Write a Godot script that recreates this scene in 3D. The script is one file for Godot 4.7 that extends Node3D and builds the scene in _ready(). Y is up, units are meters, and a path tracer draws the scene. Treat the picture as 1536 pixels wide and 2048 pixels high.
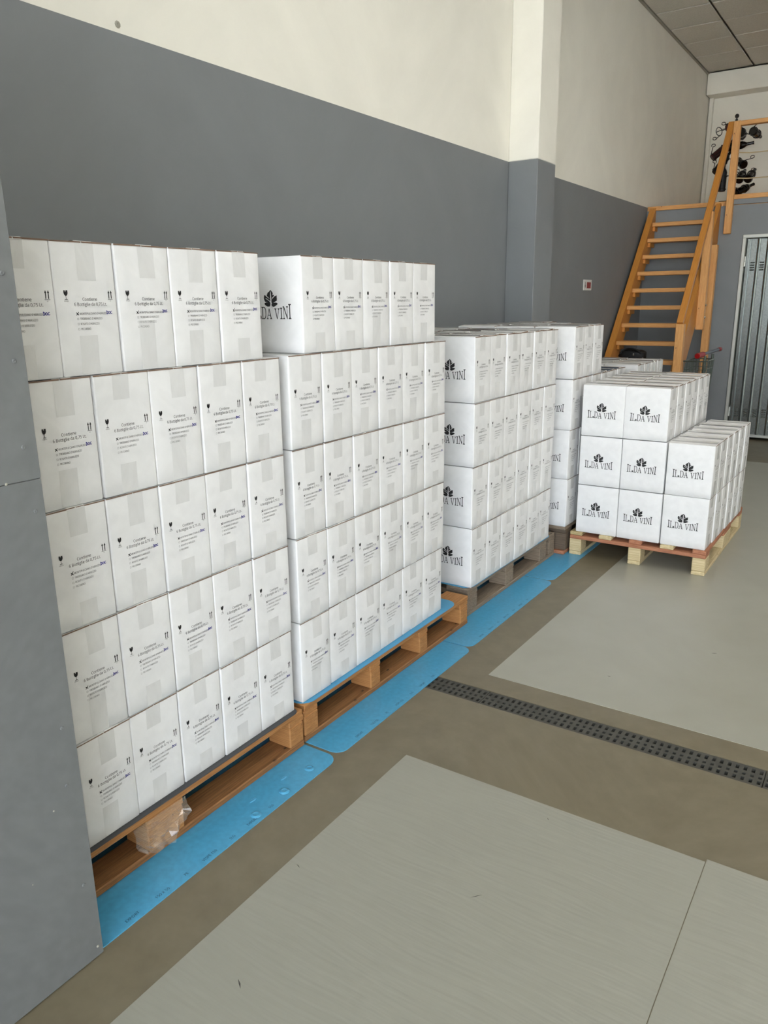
extends Node3D

var M := {}            # materials by name
var taken := {}        # names already used at top level
var bev_cache := {}
var rng := RandomNumberGenerator.new()

const ORD := ["first", "second", "third", "fourth", "fifth", "sixth", "seventh", "eighth", "ninth", "tenth", "eleventh", "twelfth", "thirteenth", "fourteenth"]

const WALL_X := -2.55
const BACK_Z := -9.1
const LOFT_Z := -11.6
const CEIL_Y := 4.24
const PAINT_Y := 2.46
const RIGHT_X := 4.6
const LED := 0.40
const FRONT_Z := 4.0

func _ready() -> void:
	rng.seed = 7
	# ---- camera
	var cam := Camera3D.new()
	cam.name = "camera"
	cam.position = Vector3(0, 1.5, 0)
	cam.rotation_degrees = Vector3(-15.275, 33.667, -0.717)
	cam.fov = 67.295
	cam.near = 0.05
	cam.far = 200.0
	add_child(cam)
	cam.current = true
	# ---- sky, exposure
	var we := WorldEnvironment.new()
	we.name = "environment"
	var env := Environment.new()
	env.background_mode = Environment.BG_SKY
	var sm := ProceduralSkyMaterial.new()
	sm.sky_top_color = Color(0.83, 0.88, 0.95)
	sm.sky_horizon_color = Color(0.955, 0.965, 0.965)
	sm.ground_bottom_color = Color(0.42, 0.40, 0.36)
	sm.ground_horizon_color = Color(0.70, 0.69, 0.66)
	sm.sun_angle_max = 0.0
	sm.energy_multiplier = 5.0
	var sky := Sky.new()
	sky.sky_material = sm
	env.sky = sky
	env.tonemap_mode = Environment.TONE_MAPPER_LINEAR
	env.tonemap_exposure = 2.3
	env.sdfgi_enabled = true
	env.ssao_enabled = true
	env.ssil_enabled = true
	we.environment = env
	add_child(we)
	# ---- sun: comes over the roof from behind the building, so it lights the yard outside the gateway only
	var sun := DirectionalLight3D.new()
	sun.name = "sun"
	sun.rotation_degrees = Vector3(-64, 200, 0)
	sun.light_color = Color(1.0, 0.985, 0.97)
	sun.light_energy = 14.5
	sun.light_angular_distance = 0.5
	sun.shadow_enabled = true
	add_child(sun)

	make_materials()
	build_room()
	build_floor()
	build_partition()
	build_stairs()
	build_loft_rail()
	build_door()
	build_mats()
	build_stacks()
	build_small_things()

# ------------------------------------------------------------------ helpers: naming
func numbered(called: String) -> String:
	if not taken.has(called):
		taken[called] = 0
		return called
	taken[called] += 1
	return "%s_%03d" % [called, taken[called]]

func thing(called: String, label: String, category: String, at := Vector3.ZERO, turn := 0.0, group := "") -> Node3D:
	var o := Node3D.new()
	o.name = numbered(called)
	add_child(o)
	o.position = at
	o.rotation.y = turn
	tag(o, label, category, group)
	return o

func tag(o: Node, label: String, category: String, group := "") -> void:
	o.set_meta("label", label)
	o.set_meta("category", category)
	if group != "":
		o.set_meta("group", group)

func part(called: String, mesh: Mesh, m: Material, parent: Node3D, at := Vector3.ZERO, rot := Vector3.ZERO) -> MeshInstance3D:
	var o := MeshInstance3D.new()
	o.name = called
	o.mesh = mesh
	if m != null:
		o.material_override = m
	parent.add_child(o, true)
	o.position = at
	o.rotation = rot
	return o

func solo(called: String, mesh: Mesh, m: Material, label: String, category: String, at := Vector3.ZERO, rot := Vector3.ZERO, group := "") -> MeshInstance3D:
	var o := part(numbered(called), mesh, m, self, at, rot)
	tag(o, label, category, group)
	return o

func struct(called: String, mesh: Mesh, m: Material, at := Vector3.ZERO) -> MeshInstance3D:
	var o := part(called, mesh, m, self, at)
	o.set_meta("kind", "structure")
	return o

func struct_root(called: String, at := Vector3.ZERO) -> Node3D:
	var o := Node3D.new()
	o.name = called
	add_child(o)
	o.position = at
	o.set_meta("kind", "structure")
	return o

# ------------------------------------------------------------------ helpers: geometry
func st_new() -> SurfaceTool:
	var st := SurfaceTool.new()
	st.begin(Mesh.PRIMITIVE_TRIANGLES)
	return st

func tri(st: SurfaceTool, a: Vector3, b: Vector3, c: Vector3, n: Vector3) -> void:
	# front faces run clockwise: swap when the turn is the other way
	if (b - a).cross(c - a).dot(n) > 0.0:
		var t := b
		b = c
		c = t
	var fn := -(b - a).cross(c - a)
	if fn.length_squared() < 1e-20:
		return
	fn = fn.normalized()
	for v in [a, b, c]:
		st.set_normal(fn)
		st.set_uv(Vector2(v.x + v.z * 0.37, v.y + v.z * 0.61))
		st.add_vertex(v)

func quad(st: SurfaceTool, a: Vector3, b: Vector3, c: Vector3, d: Vector3, n: Vector3) -> void:
	tri(st, a, b, c, n)
	tri(st, a, c, d, n)

# a box with chamfered edges, centred on c, in the frame bs
func add_box(st: SurfaceTool, c: Vector3, size: Vector3, bevel := 0.003, bs := Basis.IDENTITY) -> void:
	var h := size * 0.5
	var b := minf(bevel, minf(h.x, minf(h.y, h.z)) * 0.9)
	if b <= 0.0:
		for ax in 3:
			for s in [-1.0, 1.0]:
				var n := Vector3.ZERO; n[ax] = s
				var u := Vector3.ZERO; u[(ax + 1) % 3] = h[(ax + 1) % 3]
				var w := Vector3.ZERO; w[(ax + 2) % 3] = h[(ax + 2) % 3]
				var o: Vector3 = n * h[ax]
				quad(st, c + bs * (o - u - w), c + bs * (o + u - w), c + bs * (o + u + w), c + bs * (o - u + w), bs * n)
		return
	for ax in 3:
		var i1 := (ax + 1) % 3
		var i2 := (ax + 2) % 3
		for s in [-1.0, 1.0]:
			var n := Vector3.ZERO; n[ax] = s
			var u := Vector3.ZERO; u[i1] = h[i1] - b
			var w := Vector3.ZERO; w[i2] = h[i2] - b
			var o: Vector3 = n * h[ax]
			quad(st, c + bs * (o - u - w), c + bs * (o + u - w), c + bs * (o + u + w), c + bs * (o - u + w), bs * n)
			for s2 in [-1.0, 1.0]:
				# edge between faces ax (s) and i1 (s2), running along i2
				var n2 := Vector3.ZERO; n2[i1] = s2
				var p: Vector3 = n * h[ax] + n2 * (h[i1] - b)
				var q: Vector3 = n * (h[ax] - b) + n2 * h[i1]
				quad(st, c + bs * (p - w), c + bs * (p + w), c + bs * (q + w), c + bs * (q - w), bs * (n + n2))
	for sx in [-1.0, 1.0]:
		for sy in [-1.0, 1.0]:
			for sz in [-1.0, 1.0]:
				var k := Vector3(sx, sy, sz)
				var e := Vector3(k.x * h.x, k.y * h.y, k.z * h.z)
				tri(st, c + bs * (e - Vector3(0, k.y * b, k.z * b)), c + bs * (e - Vector3(k.x * b, 0, k.z * b)), c + bs * (e - Vector3(k.x * b, k.y * b, 0)), bs * k)

func bev(size: Vector3, bevel := 0.003) -> ArrayMesh:
	var key := "%.4f %.4f %.4f %.4f" % [size.x, size.y, size.z, bevel]
	if not bev_cache.has(key):
		var st := st_new()
		add_box(st, Vector3.ZERO, size, bevel)
		bev_cache[key] = st.commit()
	return bev_cache[key]

# a tube along a polyline, round section, capped
func add_tube(st: SurfaceTool, pts: Array, r: float, seg := 8, closed := false) -> void:
	var n := pts.size()
	var rings := []
	var up := Vector3.UP
	for i in n:
		var a: Vector3 = pts[(i - 1 + n) % n] if (closed or i > 0) else pts[i]
		var b: Vector3 = pts[(i + 1) % n] if (closed or i < n - 1) else pts[i]
		var t: Vector3 = (b - a).normalized()
		var side := t.cross(up)
		if side.length() < 0.05:
			side = t.cross(Vector3.RIGHT)
		side = side.normalized()
		var nn := side.cross(t).normalized()
		var ring := []
		for k in seg:
			var an := TAU * k / seg
			ring.append(side * cos(an) + nn * sin(an))
		rings.append(ring)
	var last := n if closed else n - 1
	for i in last:
		var j := (i + 1) % n
		for k in seg:
			var l := (k + 1) % seg
			var corners := [[i, k], [i, l], [j, l], [i, k], [j, l], [j, k]]
			var vs := []
			for q in corners:
				vs.append(pts[q[0]] + rings[q[0]][q[1]] * r)
			for t3 in 2:
				var ix := [t3 * 3, t3 * 3 + 1, t3 * 3 + 2]
				var face: Vector3 = (vs[ix[1]] - vs[ix[0]]).cross(vs[ix[2]] - vs[ix[0]])
				var outw: Vector3 = rings[corners[ix[0]][0]][corners[ix[0]][1]]
				if face.dot(outw) > 0.0:
					ix = [ix[0], ix[2], ix[1]]
				for q in ix:
					st.set_normal(rings[corners[q][0]][corners[q][1]])
					st.set_uv(Vector2(0, 0))
					st.add_vertex(vs[q])
	if not closed:
		for e in [0, n - 1]:
			var d: Vector3 = (pts[0] - pts[1]) if e == 0 else (pts[n - 1] - pts[n - 2])
			for k in range(1, seg - 1):
				tri(st, pts[e] + rings[e][0] * r, pts[e] + rings[e][k] * r, pts[e] + rings[e][k + 1] * r, d)

# a body of revolution about an axis: prof is [[distance along, radius], ...]
func add_lathe(st: SurfaceTool, at: Vector3, axis: Vector3, prof: Array, seg := 14) -> void:
	axis = axis.normalized()
	var s := axis.cross(Vector3.UP)
	if s.length() < 0.05:
		s = axis.cross(Vector3.RIGHT)
	s = s.normalized()
	var q := s.cross(axis).normalized()
	for i in prof.size() - 1:
		var l0: float = prof[i][0]; var r0: float = prof[i][1]
		var l1: float = prof[i + 1][0]; var r1: float = prof[i + 1][1]
		for k in seg:
			var a0 := TAU * k / seg
			var a1 := TAU * (k + 1) / seg
			var d0 := s * cos(a0) + q * sin(a0)
			var d1 := s * cos(a1) + q * sin(a1)
			var nn := (d0 + d1) * maxf(absf(l1 - l0), 1e-5) - axis * (r1 - r0) * signf(l1 - l0 + 1e-9) * 2.0
			if absf(l1 - l0) < 1e-6:
				nn = axis * (1.0 if r1 < r0 else -1.0)
			quad(st, at + axis * l0 + d0 * r0, at + axis * l0 + d1 * r0, at + axis * l1 + d1 * r1, at + axis * l1 + d0 * r1, nn)

# a flat outline (x right, y up) pushed out by depth towards +z
func add_prism(st: SurfaceTool, poly: PackedVector2Array, z0: float, z1: float, xf := Transform3D.IDENTITY) -> void:
	var ix := Geometry2D.triangulate_polygon(poly)
	var nz := (xf.basis * Vector3(0, 0, 1)).normalized()
	for i in range(0, ix.size(), 3):
		var p := []
		for k in 3:
			p.append(poly[ix[i + k]])
		tri(st, xf * Vector3(p[0].x, p[0].y, z1), xf * Vector3(p[1].x, p[1].y, z1), xf * Vector3(p[2].x, p[2].y, z1), nz)
		tri(st, xf * Vector3(p[0].x, p[0].y, z0), xf * Vector3(p[1].x, p[1].y, z0), xf * Vector3(p[2].x, p[2].y, z0), -nz)
	var cw := Geometry2D.is_polygon_clockwise(poly)
	for i in poly.size():
		var a := poly[i]
		var b := poly[(i + 1) % poly.size()]
		var d := b - a
		var n2 := Vector2(d.y, -d.x)
		if cw:
			n2 = -n2
		# Godot calls a polygon clockwise with y up as computed here; test and flip when it points in
		var mid := (a + b) * 0.5 + n2.normalized() * 0.00005
		if Geometry2D.is_point_in_polygon(mid, poly):
			n2 = -n2
		quad(st, xf * Vector3(a.x, a.y, z0), xf * Vector3(b.x, b.y, z0), xf * Vector3(b.x, b.y, z1), xf * Vector3(a.x, a.y, z1), xf.basis * Vector3(n2.x, n2.y, 0))

func round_rect(w: float, h: float, r: float, n := 6) -> PackedVector2Array:
	var p := PackedVector2Array()
	var cs := [[w * 0.5 - r, h * 0.5 - r, 0.0], [-w * 0.5 + r, h * 0.5 - r, 90.0], [-w * 0.5 + r, -h * 0.5 + r, 180.0], [w * 0.5 - r, -h * 0.5 + r, 270.0]]
	for c in cs:
		for k in n + 1:
			var a: float = deg_to_rad(c[2] + 90.0 * k / n)
			p.append(Vector2(c[0] + r * cos(a), c[1] + r * sin(a)))
	return p

# ------------------------------------------------------------------ materials
func noise_tex(seed_: int, freq: float, lo: Color, hi: Color, w := 256, h := 256, stretch := Vector2(1, 1), oct := 4, gain := 0.5) -> ImageTexture:
	var n := FastNoiseLite.new()
	n.seed = seed_
	n.noise_type = FastNoiseLite.TYPE_SIMPLEX_SMOOTH
	n.frequency = freq
	n.fractal_octaves = oct
	n.fractal_gain = gain
	var img := Image.create(w, h, true, Image.FORMAT_RGB8)
	for y in h:
		for x in w:
			# wrap on a torus so that the picture repeats without a seam
			var a := TAU * x / w
			var b := TAU * y / h
			var rx := w / TAU * stretch.x
			var ry := h / TAU * stretch.y
			var v := n.get_noise_3d(rx * cos(a), rx * sin(a) + ry * cos(b) * 1.0, ry * sin(b))
			v = clampf(v * 0.8 + 0.5, 0.0, 1.0)
			img.set_pixel(x, y, lo.lerp(hi, v))
	img.generate_mipmaps()
	return ImageTexture.create_from_image(img)

func normal_tex(seed_: int, freq: float, bump: float, w := 256, stretch := Vector2(1, 1), oct := 3) -> ImageTexture:
	var t := noise_tex(seed_, freq, Color(0, 0, 0), Color(1, 1, 1), w, w, stretch, oct)
	var img := t.get_image()
	img.clear_mipmaps()
	img.convert(Image.FORMAT_RGBA8)
	img.bump_map_to_normal_map(bump)
	img.generate_mipmaps()
	return ImageTexture.create_from_image(img)

# wood: long grain along u, a few knots
func wood_tex(seed_: int, base: Color, dark: Color, knots: int) -> ImageTexture:
	var n := FastNoiseLite.new()
	n.seed = seed_
	n.frequency = 1.0
	n.fractal_octaves = 4
	var r := RandomNumberGenerator.new()
	r.seed = seed_ * 13 + 5
	var kn := []
	for i in knots:
		kn.append(Vector3(r.randf_range(20, 492), r.randf_range(10, 118), r.randf_range(2.5, 5.0)))
	var w := 512
	var h := 128
	var img := Image.create(w, h, true, Image.FORMAT_RGB8)
	for y in h:
		for x in w:
			var a := TAU * x / w
			var b := TAU * y / h
			var cx := cos(a) * 0.8; var sx := sin(a) * 0.8
			var bend := 0.0
			var spot := 0.0
			for k in kn:
				var dx: float = (x - k.x) / 3.2
				var dy: float = y - k.y
				var d: float = sqrt(dx * dx + dy * dy)
				bend += 9.0 * signf(dy) * exp(-d / (k.z * 2.2))
				spot = maxf(spot, smoothstep(k.z * 1.1, k.z * 0.5, sqrt(dx * dx * 4.0 + dy * dy)))
			var v := n.get_noise_3d(cx, sx + cos(b + bend * TAU / h) * 6.0, sin(b + bend * TAU / h) * 6.0)
			var v2 := n.get_noise_3d(cx * 2.0 + 40.0, sx * 2.0, (y + bend) * 0.55)
			var t := clampf(0.42 + v * 0.75 + v2 * 0.35, 0.0, 1.0)
			var c := base.lerp(dark, t * 0.75)
			c = c.lerp(dark * 0.45, spot * 0.9)
			img.set_pixel(x, y, c)
	img.generate_mipmaps()
	return ImageTexture.create_from_image(img)

func mat(called: String, c: Color, rough := 0.6, metal := 0.0) -> StandardMaterial3D:
	var m := StandardMaterial3D.new()
	m.resource_name = called
	m.albedo_color = c
	m.roughness = rough
	m.metallic = metal
	M[called] = m
	return m

func tripl(m: StandardMaterial3D, tex: Texture2D, scale: Vector3, world := true, nrm: Texture2D = null, nscale := 0.3) -> void:
	m.albedo_texture = tex
	m.uv1_triplanar = true
	m.uv1_world_triplanar = world
	m.uv1_scale = scale
	if nrm != null:
		m.normal_enabled = true
		m.normal_texture = nrm
		m.normal_scale = nscale

func make_materials() -> void:
	var g := func(v: float) -> Color: return Color(v, v, v)
	var plaster_n := normal_tex(3, 0.05, 2.0)
	var mott := noise_tex(11, 0.02, g.call(0.97), g.call(1.0))
	var fine := noise_tex(12, 0.12, g.call(0.93), g.call(1.0))
	var m := mat("grey_paint", Color(0.485, 0.50, 0.515), 0.5)
	tripl(m, mott, Vector3(0.55, 0.55, 0.55), true, plaster_n, 0.07)
	m = mat("white_paint", Color(0.935, 0.925, 0.885), 0.75)
	tripl(m, mott, Vector3(0.45, 0.45, 0.45), true, plaster_n, 0.07)
	m = mat("panel_paint", Color(0.43, 0.44, 0.44), 0.42)
	tripl(m, fine, Vector3(0.8, 0.8, 0.8), true, plaster_n, 0.06)
	m = mat("ceiling_tile", Color(0.86, 0.85, 0.81), 0.9)
	tripl(m, fine, Vector3(2, 2, 2), true, plaster_n, 0.3)
	mat("ceiling_grid", Color(0.62, 0.61, 0.56), 0.7)
	m = mat("floor_taupe", Color(0.455, 0.423, 0.345), 0.42)
	tripl(m, noise_tex(21, 0.03, Color(0.90, 0.89, 0.87), Color(1, 1, 1), 512, 512, Vector2(1, 1), 6, 0.62), Vector3(0.6, 0.6, 0.6), true, normal_tex(22, 0.03, 1.0), 0.06)
	m = mat("floor_grey", Color(0.605, 0.601, 0.556), 0.36)
	tripl(m, noise_tex(23, 0.02, Color(0.965, 0.962, 0.955), Color(1, 1, 1), 256, 256, Vector2(1, 1), 4), Vector3(0.7, 0.7, 0.7), true, normal_tex(24, 0.03, 1.0), 0.04)
	m = mat("floor_grey_ribbed", Color(0.57, 0.565, 0.522), 0.48)
	tripl(m, noise_tex(25, 0.05, Color(0.978, 0.977, 0.975), Color(1, 1, 1), 256, 256, Vector2(0.25, 2.0), 3), Vector3(2.2, 2.2, 2.2), true, normal_tex(26, 0.05, 2.0, 256, Vector2(0.2, 2.5)), 0.10)
	mat("grate", Color(0.25, 0.245, 0.22), 0.6, 0.0)
	mat("channel", Color(0.46, 0.44, 0.40), 0.9)
	m = mat("mat_blue", Color(0.30, 0.615, 0.77), 0.32)
	tripl(m, fine, Vector3(1.5, 1.5, 1.5), true)
	mat("mat_print", Color(0.06, 0.17, 0.24), 0.6)
	mat("sheet_blue", Color(0.28, 0.58, 0.74), 0.4)
	mat("sheet_navy", Color(0.17, 0.24, 0.33), 0.5)
	mat("sheet_grey", Color(0.27, 0.27, 0.28), 0.5)
	# cartons
	var card_n := normal_tex(31, 0.03, 1.5)
	m = mat("carton", Color(0.875, 0.875, 0.875), 0.5)
	tripl(m, noise_tex(32, 0.025, g.call(0.965), g.call(1.0)), Vector3(3, 3, 3), true, card_n, 0.10)
	mat("kraft", Color(0.46, 0.37, 0.31), 0.85)
	m = mat("tape", Color(0.828, 0.828, 0.825), 0.25)
	tripl(m, noise_tex(33, 0.03, g.call(0.97), g.call(1.0)), Vector3(4, 2, 4), true, card_n, 0.2)
	mat("print_black", Color(0.06, 0.06, 0.065), 0.6)
	mat("print_grey", Color(0.13, 0.13, 0.135), 0.6)
	mat("pen_blue", Color(0.13, 0.12, 0.50), 0.5)
	# woods: amber pallet, pale new, weathered grey, red, and the stair's varnished pine
	var woods := {
		"wood_amber": [41, Color(0.70, 0.50, 0.29), Color(0.47, 0.30, 0.15), 2],
		"wood_amber_dark": [42, Color(0.59, 0.41, 0.24), Color(0.35, 0.23, 0.12), 3],
		"wood_pale": [43, Color(0.83, 0.77, 0.62), Color(0.62, 0.54, 0.38), 2],
		"wood_olive": [44, Color(0.73, 0.66, 0.49), Color(0.52, 0.44, 0.28), 3],
		"wood_red": [45, Color(0.70, 0.48, 0.36), Color(0.48, 0.29, 0.20), 1],
		"wood_weathered": [46, Color(0.55, 0.49, 0.42), Color(0.33, 0.28, 0.23), 2],
		"wood_dark": [47, Color(0.42, 0.36, 0.30), Color(0.24, 0.20, 0.16), 2],
		"pine": [48, Color(0.87, 0.66, 0.41), Color(0.71, 0.48, 0.25), 2],
		"pine_deep": [49, Color(0.80, 0.55, 0.25), Color(0.66, 0.42, 0.16), 1]}
	var wn := normal_tex(50, 0.06, 2.0, 256, Vector2(0.15, 2.0))
	for k in woods:
		var w: Array = woods[k]
		var wm := mat(k, Color(1, 1, 1), 0.5 if k.begins_with("pine") else 0.75)
		tripl(wm, wood_tex(w[0], w[1], w[2], w[3]), Vector3(1.3, 6.5, 6.5), false, wn, 0.2)
	# metals and the rest
	m = mat("galvanised", Color(0.66, 0.69, 0.69), 0.26, 0.95)
	tripl(m, noise_tex(61, 0.06, g.call(0.90), g.call(1.0), 256, 256, Vector2(1, 1), 2), Vector3(3.0, 3.0, 3.0))
	m = mat("galvanised_frame", Color(0.74, 0.75, 0.73), 0.42, 0.6)
	mat("scuff", Color(0.22, 0.21, 0.20), 0.7)
	mat("iron", Color(0.055, 0.045, 0.045), 0.45, 0.3)
	mat("bottle_glass", Color(0.04, 0.022, 0.022), 0.12)
	mat("bottle_red", Color(0.22, 0.04, 0.04), 0.35)
	mat("bottle_navy", Color(0.03, 0.05, 0.10), 0.3)
	mat("rope", Color(0.74, 0.67, 0.53), 0.9)
	mat("wire", Color(0.36, 0.40, 0.37), 0.4, 0.6)
	mat("plastic_red", Color(0.55, 0.04, 0.06), 0.35)
	mat("plastic_grey", Color(0.34, 0.37, 0.42), 0.4)
	mat("rubber", Color(0.05, 0.05, 0.05), 0.7)
	mat("bag_cloth", Color(0.035, 0.038, 0.055), 0.6)
	mat("steel", Color(0.78, 0.77, 0.74), 0.25, 0.9)
	mat("sign_white", Color(0.86, 0.85, 0.84), 0.5)
	mat("sign_red", Color(0.52, 0.17, 0.18), 0.5)
	mat("sign_ink", Color(0.32, 0.28, 0.28), 0.5)
	var led := mat("led", Color(0.9, 0.9, 0.88), 0.6)
	led.emission_enabled = true
	led.emission = Color(1.0, 0.98, 0.945)
	led.emission_energy_multiplier = 1.0
	mat("concrete", Color(0.645, 0.65, 0.645), 0.9)
	m = mat("film", Color(0.92, 0.88, 0.80, 0.13), 0.08)
	m.transparency = BaseMaterial3D.TRANSPARENCY_ALPHA

# ------------------------------------------------------------------ the room
func slab(size: Vector3) -> ArrayMesh:
	return bev(size, 0.0)

func build_room() -> void:
	var zl := FRONT_Z - LOFT_Z
	var zc := (FRONT_Z + LOFT_Z) * 0.5
	# left wall: grey dado below, white above, two halves of one wall
	var wl := struct_root("wall_left", Vector3(WALL_X - 0.15, 0, 0))
	part("grey_dado", slab(Vector3(0.3, PAINT_Y + 0.2, zl + 0.6)), M.grey_paint, wl, Vector3(0, (PAINT_Y - 0.2) * 0.5, zc))
	part("white_upper", slab(Vector3(0.3, CEIL_Y + 0.3 - PAINT_Y, zl + 0.6)), M.white_paint, wl, Vector3(0, (PAINT_Y + CEIL_Y + 0.3) * 0.5, zc))
	# pilaster
	var pw := 0.225
	var pd := 0.33
	var pl := struct_root("wall_pilaster", Vector3(WALL_X + pw * 0.5, 0, -5.5 - pd * 0.5))
	part("grey_dado", bev(Vector3(pw, PAINT_Y, pd), 0.004), M.grey_paint, pl, Vector3(0, PAINT_Y * 0.5, 0))
	part("white_upper", bev(Vector3(pw, CEIL_Y - PAINT_Y, pd), 0.004), M.white_paint, pl, Vector3(0, (PAINT_Y + CEIL_Y) * 0.5, 0))
	# partition below the loft, with the doorway cut out of it
	var wb := struct_root("wall_back", Vector3(0, 0, BACK_Z - 0.06))
	var dx0 := -1.545
	var dx1 := -0.60
	part("grey_panel", slab(Vector3(dx0 - WALL_X, 2.42, 0.12)), M.grey_paint, wb, Vector3((dx0 + WALL_X) * 0.5, 1.21, 0))
	part("grey_panel", slab(Vector3(RIGHT_X - dx1, 2.42, 0.12)), M.grey_paint, wb, Vector3((RIGHT_X + dx1) * 0.5, 1.21, 0))
	part("grey_panel", slab(Vector3(dx1 - dx0, 2.42 - 2.125, 0.12)), M.grey_paint, wb, Vector3((dx1 + dx0) * 0.5, (2.42 + 2.125) * 0.5, 0))
	part("grey_fascia", slab(Vector3(RIGHT_X + 1.70, 0.05, 0.13)), M.grey_paint, wb, Vector3((RIGHT_X - 1.70) * 0.5, 2.452, 0.012))
	# loft deck and the white wall behind it
	struct("floor_loft", slab(Vector3(RIGHT_X - WALL_X, 0.05, BACK_Z - LOFT_Z)), M.pine, Vector3((RIGHT_X + WALL_X) * 0.5, 2.442, (BACK_Z + LOFT_Z) * 0.5 - 0.02))
	struct("trim_1", bev(Vector3(0.66, 0.02, 0.05), 0.003), M.pine, Vector3(-2.12, 2.43, BACK_Z + 0.0))
	struct("trim_2", bev(Vector3(RIGHT_X + 1.67, 0.045, 0.05), 0.003), M.pine, Vector3((RIGHT_X - 1.67) * 0.5, 2.498, BACK_Z + 0.005))
	var lw := struct_root("wall_loft", Vector3(0, 0, LOFT_Z))
	part("white_upper", slab(Vector3(RIGHT_X - WALL_X + 0.6, CEIL_Y + 0.3, 0.3)), M.white_paint, lw, Vector3((RIGHT_X + WALL_X) * 0.5, (CEIL_Y + 0.3) * 0.5, -0.15))
	part("top_beam", bev(Vector3(RIGHT_X - WALL_X - 0.012, 0.25, 0.26), 0.006), M.white_paint, lw, Vector3((RIGHT_X + WALL_X) * 0.5 + 0.006, CEIL_Y - 0.125, 0.13))
	part("corner_post", bev(Vector3(0.05, CEIL_Y - 2.47 - 0.235, 0.06), 0.008), M.white_paint, lw, Vector3(WALL_X + 0.037, (CEIL_Y - 0.235 + 2.47) * 0.5, 0.03))
	# right wall, and the front wall with the open gateway that lets the daylight in
	struct("wall_right", slab(Vector3(0.3, CEIL_Y + 0.5, zl + 0.6)), M.white_paint, Vector3(RIGHT_X + 0.15, CEIL_Y * 0.5, zc))
	var gx0 := -0.8
	var gx1 := 4.4
	var gh := 4.0
	var wf := struct_root("wall_front", Vector3(0, 0, FRONT_Z + 0.15))
	part("white_upper", slab(Vector3(gx0 - WALL_X + 0.3, CEIL_Y + 0.5, 0.3)), M.white_paint, wf, Vector3((gx0 + WALL_X - 0.3) * 0.5, CEIL_Y * 0.5, 0))
	part("white_upper", slab(Vector3(RIGHT_X - gx1 + 0.3, CEIL_Y + 0.5, 0.3)), M.white_paint, wf, Vector3((gx1 + RIGHT_X + 0.3) * 0.5, CEIL_Y * 0.5, 0))
	part("white_upper", slab(Vector3(gx1 - gx0, CEIL_Y + 0.25 - gh, 0.3)), M.white_paint, wf, Vector3((gx1 + gx0) * 0.5, (CEIL_Y + 0.25 + gh) * 0.5, 0))
	# ceiling: a slab, with lay-in tiles and a grid hung just under it over the far half
	var cl := struct_root("ceiling", Vector3(0, CEIL_Y, 0))
	part("slab", slab(Vector3(RIGHT_X - WALL_X + 0.6, 0.25, zl + 0.6)), M.ceiling_tile, cl, Vector3((RIGHT_X + WALL_X) * 0.5, 0.185, zc))
	var xs := [WALL_X + 0.02, -2.0, -1.4, -0.8, -0.2, 0.4, 1.0, 1.6]
	for i in xs.size() - 1:
		for k in 13:
			var z0 := -11.28 + (k - 1) * 0.58 + 0.46
			var w: float = xs[i + 1] - xs[i] - 0.022
			var d := 0.553
			if k == 0:
				z0 = -11.06
				d = 0.42
			part("tile", bev(Vector3(w, 0.012, d), 0.004), M.ceiling_tile, cl, Vector3((xs[i] + xs[i + 1]) * 0.5, 0.004, z0 + rng.randf_range(-0.0005, 0.0005)), Vector3(rng.randf_range(-0.003, 0.003), 0, rng.randf_range(-0.003, 0.003)))
	part("wall_angle", bev(Vector3(0.024, 0.02, 14.0), 0.002), M.ceiling_grid, cl, Vector3(WALL_X + 0.012, 0.0, -4.4))
	# flat LED panels lying in the ceiling grid over the room's middle, behind and right of the camera's view
	var lamp := bev(Vector3(0.58, 0.012, 0.56), 0.003)
	for i in 2:
		for k in 4:
			var p := Vector3(0.1 + 1.8 * i, CEIL_Y - 0.012, -6.1 + 1.2 * k)
			var t := thing("ceiling_panel_light", "square flat ceiling light panel, %s row, %s from the gateway" % [["left", "right"][i], ORD[3 - k]], "ceiling light", p, 0.0, "ceiling light panels")
			part("frame", bev(Vector3(0.60, 0.010, 0.58), 0.003), M.ceiling_grid, t, Vector3(0, 0.004, 0))
			part("diffuser", lamp, M.led, t, Vector3(0, 0.0, 0))
			var al := AreaLight3D.new()
			al.name = "panel_glow"
			al.area_size = Vector2(0.56, 0.54)
			al.light_energy = LED
			al.light_color = Color(1.0, 0.98, 0.945)
			al.shadow_enabled = true
			al.area_range = 30.0
			al.rotation_degrees = Vector3(-90, 0, 0)
			al.position = Vector3(0, -0.012, 0)
			t.add_child(al)
	# yard outside the gateway
	struct("ground", slab(Vector3(60, 0.2, 40)), M.concrete, Vector3(1.6, -0.13, FRONT_Z + 20.3))

# ------------------------------------------------------------------ floor, drain, grey sheets
const DZ0 := -2.42
const DZ1 := -2.532
const DX0 := -2.2

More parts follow.
